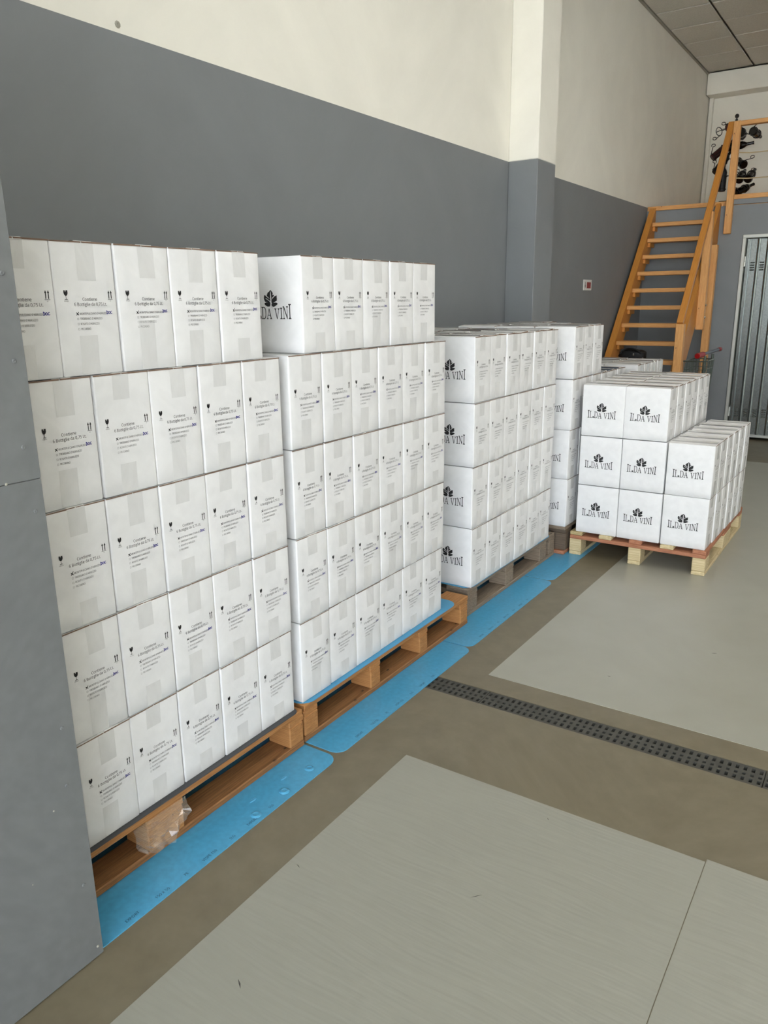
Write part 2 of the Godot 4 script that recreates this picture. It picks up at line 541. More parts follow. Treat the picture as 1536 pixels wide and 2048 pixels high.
func build_floor() -> void:
	var zf := FRONT_Z + 0.3
	var zb := LOFT_Z - 0.3
	var x0 := WALL_X - 0.3
	var x1 := RIGHT_X + 0.3
	var fl := struct_root("floor")
	part("near_slab", slab(Vector3(x1 - x0, 0.3, zf - DZ0)), M.floor_taupe, fl, Vector3((x0 + x1) * 0.5, -0.15, (zf + DZ0) * 0.5))
	part("far_slab", slab(Vector3(x1 - x0, 0.3, DZ1 - zb)), M.floor_taupe, fl, Vector3((x0 + x1) * 0.5, -0.15, (DZ1 + zb) * 0.5))
	part("side_slab", slab(Vector3(DX0 - x0, 0.3, DZ0 - DZ1)), M.floor_taupe, fl, Vector3((x0 + DX0) * 0.5, -0.15, (DZ0 + DZ1) * 0.5))
	part("drain_channel", slab(Vector3(x1 - DX0, 0.1, DZ0 - DZ1)), M.channel, fl, Vector3((x1 + DX0) * 0.5, -0.25, (DZ0 + DZ1) * 0.5))
	# grates: one metre each, three rows of slots
	var pitch := 1.0 / 41.0
	var st := st_new()
	var zs := [DZ0 - 0.002, -2.434, -2.456, -2.468, -2.481, -2.496, -2.520, DZ1 + 0.002]
	var sw := 0.0105
	var top := 0.0
	var low := -0.016
	for c in 41:
		var xa := -0.5 + c * pitch + (0.0015 if c == 0 else 0.0)
		var xb := -0.5 + (c + 1) * pitch - (0.0015 if c == 40 else 0.0)
		var xm := -0.5 + (c + 0.5) * pitch
		for r in 7:
			var za: float = zs[r]
			var zb2: float = zs[r + 1]
			var solid := r % 2 == 0
			var bars := [[xa, xb]] if solid else [[xa, xm - sw * 0.5], [xm + sw * 0.5, xb]]
			for b in bars:
				quad(st, Vector3(b[0], top, za), Vector3(b[1], top, za), Vector3(b[1], top, zb2), Vector3(b[0], top, zb2), Vector3.UP)
			if not solid:
				quad(st, Vector3(xm - sw * 0.5, top, za), Vector3(xm - sw * 0.5, low, za), Vector3(xm - sw * 0.5, low, zb2), Vector3(xm - sw * 0.5, top, zb2), Vector3.RIGHT)
				quad(st, Vector3(xm + sw * 0.5, top, za), Vector3(xm + sw * 0.5, low, za), Vector3(xm + sw * 0.5, low, zb2), Vector3(xm + sw * 0.5, top, zb2), Vector3.LEFT)
				quad(st, Vector3(xm - sw * 0.5, top, za), Vector3(xm + sw * 0.5, top, za), Vector3(xm + sw * 0.5, low, za), Vector3(xm - sw * 0.5, low, za), Vector3.FORWARD)
				quad(st, Vector3(xm - sw * 0.5, top, zb2), Vector3(xm + sw * 0.5, top, zb2), Vector3(xm + sw * 0.5, low, zb2), Vector3(xm - sw * 0.5, low, zb2), Vector3.BACK)
	for e in [-0.4985, 0.4985]:
		quad(st, Vector3(e, top, zs[0]), Vector3(e, low, zs[0]), Vector3(e, low, zs[7]), Vector3(e, top, zs[7]), Vector3(signf(e), 0, 0))
	for e in [zs[0], zs[7]]:
		quad(st, Vector3(-0.4985, top, e), Vector3(0.4985, top, e), Vector3(0.4985, low, e), Vector3(-0.4985, low, e), Vector3(0, 0, 1 if e == zs[0] else -1))
	var grate := st.commit()
	var wheres := ["slotted drain grate coming out from under the blue floor sheets", "slotted drain grate between two crosswise joints, middle of the drain", "slotted drain grate at the right edge of the photo", "slotted drain grate farthest right along the drain line", "slotted drain grate by the right wall", "last slotted drain grate at the right wall"]
	for i in 6:
		solo("drain_grate", grate, M.grate, wheres[i], "drain grate", Vector3(-1.687 + i * 1.0, -0.0015, 0), Vector3.ZERO, "drain grates in a line")
	# thin light grey sheets on the floor
	var t := 0.0016
	var r1 := Vector3(0, 0, 0)
	var sheet := func(x0_: float, x1_: float, z0_: float, z1_: float) -> ArrayMesh:
		var s := st_new()
		add_box(s, Vector3((x0_ + x1_) * 0.5, t * 0.5, (z0_ + z1_) * 0.5), Vector3(x1_ - x0_, t, absf(z1_ - z0_)), 0.0005)
		return s.commit()
	var near_sheet := solo("floor_sheet", sheet.call(-1.234, -0.2645, -1.972, 1.6), M.floor_grey_ribbed, "large pale grey floor sheet in the foreground, left of the seam", "floor sheet", Vector3.ZERO, r1)
	solo("floor_sheet", sheet.call(-0.2625, 0.75, -1.985, 1.6), M.floor_grey_ribbed, "pale grey floor sheet right of the seam at the lower right", "floor sheet", Vector3.ZERO, r1)
	var scuff := func(parent: Node3D, a: Vector2, b: Vector2, wd: float, m: Material) -> void:
		var sc := st_new()
		var d := (b - a).normalized()
		var nn := Vector2(-d.y, d.x) * wd
		var mid := (a + b) * 0.5 + nn * 0.4
		add_prism(sc, PackedVector2Array([a, mid - nn, b, mid + nn * 0.8]), 0.0, 0.0004, Transform3D(Basis(Vector3(1, 0, 0), Vector3(0, 0, -1), Vector3(0, 1, 0)), Vector3(0, t - 0.0001, 0)))
		part("scuff_mark", sc.commit(), m, parent)
	for v in [[-1.081, 0.993, -1.057, 0.976, 0.0022], [-1.209, 1.356, -1.191, 1.349, 0.0012], [-0.748, 1.504, -0.725, 1.530, 0.0010], [-0.701, 1.915, -0.693, 1.905, 0.0010]]:
		scuff.call(near_sheet, Vector2(v[0], v[1]), Vector2(v[2], v[3]), v[4], M.scuff)
	var far := st_new()
	add_prism(far, PackedVector2Array([Vector2(-1.255, 2.652), Vector2(3.4, 2.652), Vector2(3.4, 7.86), Vector2(-1.19, 7.86), Vector2(-1.235, 4.6)]), 0.0, t, Transform3D(Basis(Vector3(1, 0, 0), Vector3(0, 0, -1), Vector3(0, 1, 0)), Vector3.ZERO))
	var far_sheet := solo("floor_sheet", far.commit(), M.floor_grey, "smooth pale grey floor area beyond the drain, under the free-standing pallet", "floor sheet")
	for v in [[-0.836, 2.901, -0.822, 2.903, 0.0016], [-0.52, 3.35, -0.50, 3.36, 0.0016]]:
		scuff.call(far_sheet, Vector2(v[0], v[1]), Vector2(v[2], v[3]), v[4], M.scuff)

# ------------------------------------------------------------------ grey partition at the left edge
func build_partition() -> void:
	var x := -1.406
	var p := thing("partition", "grey painted board partition at the left edge, close to the camera", "partition", Vector3(x - 0.03, 0, 0.3))
	var z0 := -0.874 - 0.3
	var L := 2.2
	part("board", bev(Vector3(0.06, 1.165, L), 0.0015), M.panel_paint, p, Vector3(0, 0.5850, z0 + L * 0.5))
	part("board", bev(Vector3(0.06, 1.33, L), 0.0015), M.panel_paint, p, Vector3(0.0004, 1.8332, z0 + L * 0.5))
	var sc := st_new()
	add_lathe(sc, Vector3.ZERO, Vector3.RIGHT, [[-0.002, 0.0045], [0.0012, 0.0045], [0.0022, 0.003], [0.0016, 0.0]], 10)
	var screw := sc.commit()
	for v in [[1.104, -0.852], [0.482, -0.838], [0.215, -0.846], [0.62, -0.845], [1.235, -0.845], [1.40, -0.85], [1.56, -0.85]]:
		part("screw", screw, M.panel_paint, p, Vector3(0.03, v[0], v[1] - 0.3))
	# nicks and filler marks near the joint
	var nk := st_new()
	for v in [[1.170, -0.80, 0.0035], [1.176, -0.77, 0.005], [1.172, -0.765, 0.003], [0.44, -0.80, 0.0025], [0.30, -0.73, 0.002], [0.03, -0.86, 0.004]]:
		add_lathe(nk, Vector3(0.0302, v[0], v[1] - 0.3), Vector3.RIGHT, [[-0.001, v[2]], [0.0012, v[2] * 0.6], [0.0004, 0.0]], 7)
	part("filler", nk.commit(), M.ceiling_grid, p).set_meta("label", "pale nicks and filler spots")

# ------------------------------------------------------------------ stairs
func beam_between(a: Vector3, b: Vector3, w: float, h: float, m: Material, called: String, parent: Node3D, roll_up := Vector3.UP) -> MeshInstance3D:
	# a beam whose long axis runs from a to b; w across, h in the upright plane
	var d := b - a
	var x := d.normalized()
	var z := x.cross(roll_up).normalized()
	var y := z.cross(x).normalized()
	var o := part(called, bev(Vector3(d.length(), h, w), 0.004), m, parent, (a + b) * 0.5)
	o.basis = Basis(x, y, z)
	return o

func build_stairs() -> void:
	var s := thing("staircase", "steep open-tread pine staircase climbing to the loft along the left wall", "staircase", Vector3(0, 0, 0))
	var run := 0.1432
	var rise := 0.172
	var sl := Vector3(0, rise, -run).normalized()          # up the flight
	var up_n := Vector3(0, run, rise).normalized()          # square to it, up and forward
	var depth := 0.185
	# nosing line passes (y 2.29, z -8.985)
	var nose := func(y: float) -> float: return -8.985 + (2.29 - y) / rise * run
	# stringers: sloping boards, as outlines in the z-y plane with plumb and level cuts
	for side in 2:
		var xc: float = -2.4815 if side == 0 else -1.8115
		var th := 0.063 if side == 0 else 0.045
		var poly := PackedVector2Array()
		var f := 0.035                    # how far the board stands in front of the nosings
		var zt := BACK_Z + 0.005
		# front edge line: z = nose(y) + f ; back edge line: z = nose(y) - depth/..
		var bk := 0.30 if side == 1 else 0.24
		var yt := 2.448
		poly.append(Vector2(nose.call(0.0) + f, 0.0))
		var yf: float = 2.29 + (8.985 - (9.1 - 0.005) + f) * rise / run * -1.0
		yf = 2.29 + (-(zt) - 8.985 + f) * rise / run
		yf = minf(yf, yt)
		poly.append(Vector2(nose.call(yf) + f, yf))
		if side == 0:
			poly.append(Vector2(zt, yf))
		else:
			poly.append(Vector2(zt, yf))
		poly.append(Vector2(zt, minf(2.29 + (-(zt) - 8.985 - bk) * rise / run, yf - 0.05)))
		poly.append(Vector2(nose.call(0.0) - bk, 0.0))
		var st := st_new()
		# outline (z, y) -> world: prism axis along x
		var xf := Transform3D(Basis(Vector3(0, 0, 1), Vector3(0, 1, 0), Vector3(-1, 0, 0)), Vector3.ZERO)
		# build in a frame whose x runs up the slope so that the grain follows the board
		var fr := Basis(sl, up_n, sl.cross(up_n))
		var inv := Transform3D(fr, Vector3(xc, 1.2, nose.call(1.2))).affine_inverse()
		var full := inv * Transform3D(xf.basis, Vector3(xc + th * 0.5, 0, 0))
		add_prism(st, poly, 0.0, th, full)
		var o := part("stringer", st.commit(), M.pine_deep, s, Vector3(xc, 1.2, nose.call(1.2)))
		o.basis = fr
	# treads and the cleats under them
	for k in 14:
		var y := 2.29 - rise * k
		if y < 0.05:
			continue
		var z: float = nose.call(y)
		part("tread", bev(Vector3(0.62, 0.040, depth), 0.003), M.pine, s, Vector3(-2.142, y - 0.020, z - depth * 0.5), Vector3(0, 0, 0.0))
		part("cleat", bev(Vector3(0.028, 0.045, 0.16), 0.003), M.pine_deep, s, Vector3(-2.436, y - 0.0625, z - 0.10))
		part("cleat", bev(Vector3(0.028, 0.045, 0.16), 0.003), M.pine_deep, s, Vector3(-1.848, y - 0.0625, z - 0.10))
	# bottom newel, handrail and the posts bolted to the outer stringer
	var nx := -1.753
	part("newel", bev(Vector3(1.27, 0.074, 0.074), 0.004), M.pine, s, Vector3(nx, 0.635, -7.637), Vector3(0, 0, PI / 2))
	beam_between(Vector3(nx - 0.0085, 1.27, -7.63), Vector3(nx - 0.0085, 3.205, -9.098), 0.057, 0.05, M.pine_deep, "handrail", s)
	# post bolted to the stringer's face
	part("baluster", bev(Vector3(1.12, 0.072, 0.072), 0.004), M.pine, s, Vector3(nx, 1.19 + 0.56, -8.44), Vector3(0, 0, PI / 2))
	# leg from the floor to the stringer
	part("support_leg", bev(Vector3(2.02, 0.072, 0.072), 0.004), M.pine, s, Vector3(nx, 1.01, -8.77), Vector3(0, 0, PI / 2))
	var bl := st_new()
	add_lathe(bl, Vector3.ZERO, Vector3.RIGHT, [[0.0, 0.013], [0.006, 0.012], [0.008, 0.006], [0.012, 0.006], [0.012, 0.0]], 8)
	var bolt := bl.commit()
	for y in [1.31, 1.43]:
		part("bolt", bolt, M.steel, s, Vector3(nx + 0.036, y, -8.44)).set_meta("label", "steel bolt head")

func build_loft_rail() -> void:
	var r := thing("loft_railing", "pine railing with rope lines along the loft edge", "railing", Vector3(0, 0, 0))
	var nx := -1.699
	part("post", bev(Vector3(1.07, 0.066, 0.066), 0.004), M.pine, r, Vector3(nx, 2.675, BACK_Z + 0.036), Vector3(0, 0, PI / 2))
	part("post", bev(Vector3(1.07, 0.074, 0.07), 0.004), M.pine, r, Vector3(0.4, 2.675, BACK_Z + 0.036), Vector3(0, 0, PI / 2))
	part("post", bev(Vector3(1.07, 0.074, 0.07), 0.004), M.pine, r, Vector3(2.5, 2.675, BACK_Z + 0.036), Vector3(0, 0, PI / 2))
	part("top_rail", bev(Vector3(RIGHT_X + 1.66, 0.042, 0.07), 0.004), M.pine, r, Vector3((RIGHT_X - 1.66) * 0.5 - 0.01, 3.185, BACK_Z + 0.036))
	for y in [2.905, 2.665]:
		var st := st_new()
		var pts := [Vector3(nx + 0.03, y + 0.012, BACK_Z + 0.036)]
		for i in 9:
			pts.append(Vector3(lerpf(-1.56, 0.36, i / 8.0), y - 0.006 * sin(PI * i / 8.0), BACK_Z + 0.036))
		add_tube(st, pts, 0.006, 7)
		part("rope_line", st.commit(), M.rope, r)

# ------------------------------------------------------------------ metal door
func build_door() -> void:
	var d := Node3D.new()
	d.name = "door_1"
	add_child(d)
	d.position = Vector3(0, 0, BACK_Z)
	d.set_meta("kind", "structure")
	var x0 := -1.545
	var x1 := -0.60
	var top := 2.125
	part("frame_jamb", bev(Vector3(0.035, top, 0.14), 0.004), M.galvanised_frame, d, Vector3(x0 + 0.0175, top * 0.5, -0.05))
	part("frame_jamb", bev(Vector3(0.035, top, 0.14), 0.004), M.galvanised_frame, d, Vector3(x1 - 0.0175, top * 0.5, -0.05))
	part("frame_head", bev(Vector3(x1 - x0, 0.035, 0.145), 0.004), M.galvanised_frame, d, Vector3((x0 + x1) * 0.5, top - 0.0175, -0.05))
	# ribbed leaf: profile across x, pushed up in y
	var a := x0 + 0.045
	var b := x1 - 0.045
	var pts := PackedVector2Array()
	pts.append(Vector2(a, 0.012))
	pts.append(Vector2(a + 0.02, 0.012))
	var x := a + 0.035
	while x + 0.088 < b:
		pts.append(Vector2(x, 0.012))
		pts.append(Vector2(x + 0.003, 0.0))
		pts.append(Vector2(x + 0.058, 0.0))
		pts.append(Vector2(x + 0.064, 0.014))
		pts.append(Vector2(x + 0.070, 0.017))
		pts.append(Vector2(x + 0.074, 0.010))
		pts.append(Vector2(x + 0.079, 0.017))
		pts.append(Vector2(x + 0.086, 0.014))
		x += 0.0895
	pts.append(Vector2(b, 0.012))
	var st := st_new()
	var y0 := 0.055
	var y1 := 2.083
	for i in pts.size() - 1:
		var p := pts[i]
		var q := pts[i + 1]
		var n := Vector3(-(q.y - p.y), 0, q.x - p.x)
		quad(st, Vector3(p.x, y0, p.y - 0.03), Vector3(q.x, y0, q.y - 0.03), Vector3(q.x, y1, q.y - 0.03), Vector3(p.x, y1, p.y - 0.03), n)
	quad(st, Vector3(a, y0, -0.05), Vector3(b, y0, -0.05), Vector3(b, y1, -0.05), Vector3(a, y1, -0.05), Vector3(0, 0, -1))
	part("leaf", st.commit(), M.galvanised, d)
	part("bottom_rail", bev(Vector3(b - a, 0.03, 0.03), 0.003), M.galvanised_frame, d, Vector3((a + b) * 0.5, 0.045, -0.02))
	part("stile", bev(Vector3(0.03, 2.03, 0.024), 0.003), M.galvanised, d, Vector3(a + 0.015, 1.07, -0.022))
	# pressed louvres, four above and four below in every rib bay
	var lv := st_new()
	var lw := 0.042
	for i in 6:
		var t0 := float(i) / 6.0
		var t1 := float(i + 1) / 6.0
		var f := func(t: float) -> Vector2: return Vector2(0.015 * sin(PI * t) , -0.008 + 0.016 * t)
		var p: Vector2 = f.call(t0)
		var q: Vector2 = f.call(t1)
		for k in 6:
			var u0 := lerpf(-lw * 0.5, lw * 0.5, k / 6.0)
			var u1 := lerpf(-lw * 0.5, lw * 0.5, (k + 1) / 6.0)
			var e0 := sqrt(maxf(0.0, 1.0 - pow(2.0 * u0 / lw, 2.0)))
			var e1 := sqrt(maxf(0.0, 1.0 - pow(2.0 * u1 / lw, 2.0)))
			quad(lv, Vector3(u0, p.y, p.x * e0), Vector3(u1, p.y, p.x * e1), Vector3(u1, q.y, q.x * e1), Vector3(u0, q.y, q.x * e0), Vector3(0, 0.1, 1))
	var louvre := lv.commit()
	x = a + 0.035
	while x + 0.088 < b:
		for base_y in [0.255, 1.775]:
			for k in 4:
				part("louvre", louvre, M.galvanised, d, Vector3(x + 0.030, base_y + k * 0.024, -0.0298))
		x += 0.0895
	var hg := st_new()
	add_lathe(hg, Vector3(0, -0.05, 0), Vector3.UP, [[0, 0.0], [0, 0.011], [0.046, 0.011], [0.048, 0.008], [0.052, 0.008], [0.054, 0.011], [0.1, 0.011], [0.1, 0.0]], 10)
	var hinge := hg.commit()
	for y in [0.30, 1.86]:
		part("hinge", hinge, M.galvanised_frame, d, Vector3(a - 0.004, y, 0.014))

# ------------------------------------------------------------------ blue floor sheets
func sheet_mesh(w: float, d: float, r: float, t: float) -> ArrayMesh:
	var st := st_new()
	add_prism(st, round_rect(w, d, r), 0.0, t, Transform3D(Basis(Vector3(1, 0, 0), Vector3(0, 0, -1), Vector3(0, 1, 0)), Vector3.ZERO))
	return st.commit()

func text_part(txt: String, size_m: float, serif := false, squeeze := 1.0) -> Dictionary:
	# letters as flat triangles, cap height about size_m; returns arrays of points (x, y) in metres
	var tm := TextMesh.new()
	var f := SystemFont.new()
	f.font_names = PackedStringArray(["Droid Serif" if serif else "Droid Sans"])
	tm.font = f
	tm.text = txt
	tm.font_size = 32
	tm.pixel_size = 1.0
	tm.depth = 0.0
	tm.curve_step = 3.0
	tm.horizontal_alignment = HORIZONTAL_ALIGNMENT_LEFT
	tm.vertical_alignment = VERTICAL_ALIGNMENT_TOP
	var arr := tm.get_mesh_arrays()
	var vs: PackedVector3Array = arr[Mesh.ARRAY_VERTEX]
	var ix: PackedInt32Array = arr[Mesh.ARRAY_INDEX]
	var out := PackedVector2Array()
	var mn := Vector2(1e9, 1e9)
	var mx := Vector2(-1e9, -1e9)
	for v in vs:
		mn = Vector2(minf(mn.x, v.x), minf(mn.y, v.y))
		mx = Vector2(maxf(mx.x, v.x), maxf(mx.y, v.y))
	var k := size_m / (32.0 * 0.714)
	if ix.size() > 0:
		for i in ix:
			out.append(Vector2((vs[i].x - mn.x) * k * squeeze, (vs[i].y - mn.y) * k))
	else:
		for v in vs:
			out.append(Vector2((v.x - mn.x) * k * squeeze, (v.y - mn.y) * k))
	return {"tris": out, "w": (mx.x - mn.x) * k * squeeze, "h": (mx.y - mn.y) * k}

func add_flat_text(st: SurfaceTool, t: Dictionary, xf: Transform3D, scale := Vector2(1, 1)) -> void:
	var p: PackedVector2Array = t.tris
	var n := (xf.basis * Vector3(0, 0, 1)).normalized()
	for i in range(0, p.size(), 3):
		tri(st, xf * Vector3(p[i].x * scale.x, p[i].y * scale.y, 0), xf * Vector3(p[i + 1].x * scale.x, p[i + 1].y * scale.y, 0), xf * Vector3(p[i + 2].x * scale.x, p[i + 2].y * scale.y, 0), n)

func build_mats() -> void:
	var t := 0.003
	# [near z, far z, outer x, label]
	var rows := [
		[-0.842, -1.832, -1.418, "blue plastic sheet with three pressed dimples, nearest one under the pallets"],
		[-1.848, -2.835, -1.424, "blue plastic sheet on the floor, end of the drain grate running beneath it"],
		[-2.842, -3.830, -1.434, "blue plastic sheet on the floor under the third pallet's front"],
		[-3.842, -4.830, -1.444, "blue plastic sheet farthest back, reaching under the free-standing pallet"]]
	var k := 0
	for r in rows:
		var w := 1.05
		var d: float = r[0] - r[1]
		var root := thing("floor_mat", r[3], "plastic sheet", Vector3(r[2] - w * 0.5, 0.0, (r[0] + r[1]) * 0.5), 0.0, "blue sheets in a row on the floor")
		part("sheet", sheet_mesh(w, d, 0.045, t), M.mat_blue, root)
		var pr := st_new()
		var bits := ["EXPORT", "150 X 50", "PE", "VISPE 150", "D.G", "EXPORT", "150"]
		var z := d * 0.5 - 0.12
		for b in bits:
			var tx := text_part(b, 0.0085)
			add_flat_text(pr, tx, Transform3D(Basis(Vector3(0, 0, -1), Vector3(-1, 0, 0), Vector3(0, 1, 0)), Vector3(w * 0.5 - 0.014, t + 0.0004, z)))
			z -= tx.w + 0.055
			if z < -d * 0.5 + 0.08:
				break
		if k < 3:
			part("edge_printing", pr.commit(), M.mat_print, root)
		if k == 0:
			var dm := st_new()
			add_lathe(dm, Vector3.ZERO, Vector3.UP, [[0.0, 0.017], [0.0025, 0.015], [0.0045, 0.010], [0.0035, 0.006], [0.003, 0.0]], 18)
			var dimple := dm.commit()
			for p in [Vector2(-1.463, -1.728), Vector2(-1.452, -1.588), Vector2(-1.448, -1.452)]:
				part("dimple", dimple, M.mat_blue, root, Vector3(p.x, t - 0.0005, p.y) - root.position)
			for p in [Vector2(-1.50, -1.64), Vector2(-1.505, -1.50)]:
				var o := part("dimple", dimple, M.mat_blue, root, Vector3(p.x, t - 0.0005, p.y) - root.position)
				o.scale = Vector3(0.35, 0.6, 0.9)
		k += 1

# ------------------------------------------------------------------ pallets
# long axis along z. front = x of the outer long side (towards the room); spec decides the boards
func pallet(called_label: String, front: float, z_near: float, z_far: float, y0: float, spec: Dictionary) -> Node3D:
	var width: float = spec.width
	var L: float = absf(z_far - z_near)
	var root := thing("pallet", called_label, "pallet", Vector3(front - width * 0.5, y0, (z_near + z_far) * 0.5))
	var H: float = spec.height
	var woods: Array = spec.woods
	var pick := func(i: int) -> Material: return M[woods[i % woods.size()]]
	var bt := 0.022           # board thickness
	var hw := width * 0.5
	var hl := L * 0.5
	# deck boards along z
	var n: int = spec.deck
	var bw: float = spec.board
	for i in n:
		var x := lerpf(-hw + bw * 0.5, hw - bw * 0.5, float(i) / (n - 1))
		var dz: float = rng.randf_range(-0.003, 0.003)
		part("deck_board", bev(Vector3(L - 0.004, bt, bw), 0.003), pick.call(i), root, Vector3(x, H - bt * 0.5, dz), Vector3(0, PI / 2, 0))
	# cross boards (along x) under the deck at every row of blocks
	var blocks: Array = spec.blocks     # [[z centre from near end, length], ...]
	var y := H - bt
	for i in blocks.size():
		var zc: float = hl - blocks[i][0]
		part("cross_board", bev(Vector3(width - 0.002, bt, blocks[i][1] + 0.004), 0.003), M[spec.cross], root, Vector3(0, y - bt * 0.5, zc))
	# blocks and bottom boards
	var bh: float = H - bt * 3.0
	var bx: float = spec.block_w
	for i in blocks.size():
		var zc: float = hl - blocks[i][0]
		for j in 3:
			var x := [-hw + bx * 0.5, 0.0, hw - bx * 0.5][j] as float
			part("block", bev(Vector3(bx, bh, blocks[i][1]), 0.004), M[spec.block_mat], root, Vector3(x, bt + bh * 0.5, zc + rng.randf_range(-0.002, 0.002)))
	for j in 3:
		var x := [-hw + bx * 0.5, 0.0, hw - bx * 0.5][j] as float
		part("bottom_board", bev(Vector3(L, bt, bx), 0.003), M[spec.bottom], root, Vector3(x, bt * 0.5, 0), Vector3(0, PI / 2, 0))
	return root

# ------------------------------------------------------------------ cartons
const CW := 0.1632      # along z (text face width)
const CD := 0.2440      # along x (logo face width)
const CH := 0.2936      # body height
const FT := 0.0036      # flap thickness
var carton_parts := []  # per variant: dictionary of meshes

func bulge(face: int, u: float, v: float, vr: int) -> float:
	# u, v in -1..1 ; face 0 = text face (+x), 1 = logo face (+z), 2 = back (-x), 3 = (-z)
	var amt: float = [[0.0022, 0.0007, 0.001, 0.0004], [0.0008, 0.0004, 0.001, 0.0006], [0.0034, 0.0006, 0.0015, 0.0004], [-0.0010, 0.0002, 0.0005, 0.0003]][vr][face]
	return amt * (1.0 - u * u) * (1.0 - v * v * 0.9)

func face_point(face: int, a: float, b: float, off: float, vr: int) -> Vector3:
	# a: metres to the right of the face's middle line, b: height above the carton's base; off: lift
	var hw := CW * 0.5
	var hd := CD * 0.5
	var v := b / CH * 2.0 - 1.0
	if face == 0:
		return Vector3(hd + bulge(0, a / hw, v, vr) + off, b, -a)
	return Vector3(a, b, hw + bulge(1, a / hd, v, vr) + off)

func carton_body(vr: int) -> ArrayMesh:
	var st := st_new()
	var r := 0.0045
	var hw := CW * 0.5
	var hd := CD * 0.5
	var ys := [0.0, 0.0025, 0.04, 0.09, 0.146, 0.20, 0.25, 0.29, CH]
	var rings := []
	for i in ys.size():
		var y: float = ys[i]
		var v := y / CH * 2.0 - 1.0
		var inset := 0.0022 if i == 0 else (0.0008 if i == ys.size() - 1 else 0.0)
		var ring := []
		# four sides with five points each, four rounded corners
		for f in 4:
			var half := hw if f % 2 == 0 else hd
			for k in 7:
				var u := lerpf(-1.0, 1.0, k / 6.0)
				var a := u * (half - r)
				var o := bulge(f, a / half, v, vr)
				var p: Vector2
				match f:
					0: p = Vector2(hd + o - inset, -a)
					1: p = Vector2(-a, -hw - bulge(3, a / half, v, vr) + inset)
					2: p = Vector2(-hd - o + inset, a)
					3: p = Vector2(a, hw + bulge(1, a / half, v, vr) - inset)
				ring.append(Vector3(p.x, y, p.y))
			# corner after this side
			var c: Vector2 = [Vector2(hd - r, -hw + r), Vector2(-hd + r, -hw + r), Vector2(-hd + r, hw - r), Vector2(hd - r, hw - r)][f]
			var a0: float = [0.0, -90.0, -180.0, -270.0][f]
			for k in range(1, 4):
				var an := deg_to_rad(a0 - 90.0 * k / 4.0)
				ring.append(Vector3(c.x + (r - inset) * cos(an), y, c.y + (r - inset) * sin(an)))
		rings.append(ring)
	var n: int = rings[0].size()
	st.set_smooth_group(0)
	for i in rings.size() - 1:
		for k in n:
			var l := (k + 1) % n
			var A: Vector3 = rings[i][k]; var B: Vector3 = rings[i][l]; var C: Vector3 = rings[i + 1][l]; var D: Vector3 = rings[i + 1][k]
			var o := Vector3((A + B).x, 0, (A + B).z)
			for t in [[A, B, C], [A, C, D]]:
				var q: Array = t
				if (q[1] - q[0]).cross(q[2] - q[0]).dot(o) > 0.0:
					q = [q[0], q[2], q[1]]
				for p in q:
					st.set_smooth_group(0)
					st.add_vertex(p)
	for e in [0, rings.size() - 1]:
		var up := -1.0 if e == 0 else 1.0
		var c := Vector3(0, ys[e], 0)
		for k in n:
			var A: Vector3 = rings[e][k]
			var B: Vector3 = rings[e][(k + 1) % n]
			var q := [c, A, B]
			if (A - c).cross(B - c).y * up > 0.0:
				q = [c, B, A]
			for p in q:
				st.set_smooth_group(-1)
				st.add_vertex(p)
	st.generate_normals()
	return st.commit()

func carton_flap(side: float, vr: int, open_by := 0.0) -> ArrayMesh:
	# one long top flap: white board with a raw brown edge, lifted a touch at the seam
	var hd := CD * 0.5
	var z0 := 0.0015 * side
	var z1 := (CW * 0.5 - 0.0002) * side
	var lift: float = [0.0006, 0.0012, 0.0002, 0.0009][vr] * (1.0 if side > 0.0 else 0.6) + open_by
	var over: float = [0.0008, -0.0006, 0.0012, 0.0003][vr]
	var mesh := ArrayMesh.new()
	var wav := func(x: float) -> float: return 0.0006 * sin(x * 26.0 + vr * 1.7 + side)
	var st := st_new()
	var se := st_new()
	var n := 6
	for i in n:
		var xa := lerpf(-hd + 0.001, hd + over, float(i) / n)
		var xb := lerpf(-hd + 0.001, hd + over, float(i + 1) / n)
		var ya: float = CH + FT - 0.0012 + wav.call(xa) * 0.5
		var yb: float = CH + FT - 0.0012 + wav.call(xb) * 0.5
		var P := [Vector3(xa, ya + lift, z0), Vector3(xb, yb + lift, z0), Vector3(xb, yb, z1), Vector3(xa, ya, z1)]
		quad(st, P[0], P[1], P[2], P[3], Vector3.UP)
		var lo := CH - 0.0006
		quad(se, Vector3(xa, lo, z0), Vector3(xb, lo, z0), P[1], P[0], Vector3(0, 0, -side))
		quad(st, Vector3(xa, lo, z1), Vector3(xb, lo, z1), P[2], P[3], Vector3(0, 0, side))
		if i == n - 1:
			quad(se, Vector3(xb, lo, z0), Vector3(xb, lo, z1), P[2], P[1], Vector3.RIGHT)
		if i == 0:
			quad(se, Vector3(xa, lo, z0), Vector3(xa, lo, z1), P[3], P[0], Vector3.LEFT)
	st.set_material(M.carton)
	se.set_material(M.kraft)
	mesh = st.commit()
	se.commit(mesh)
	return mesh

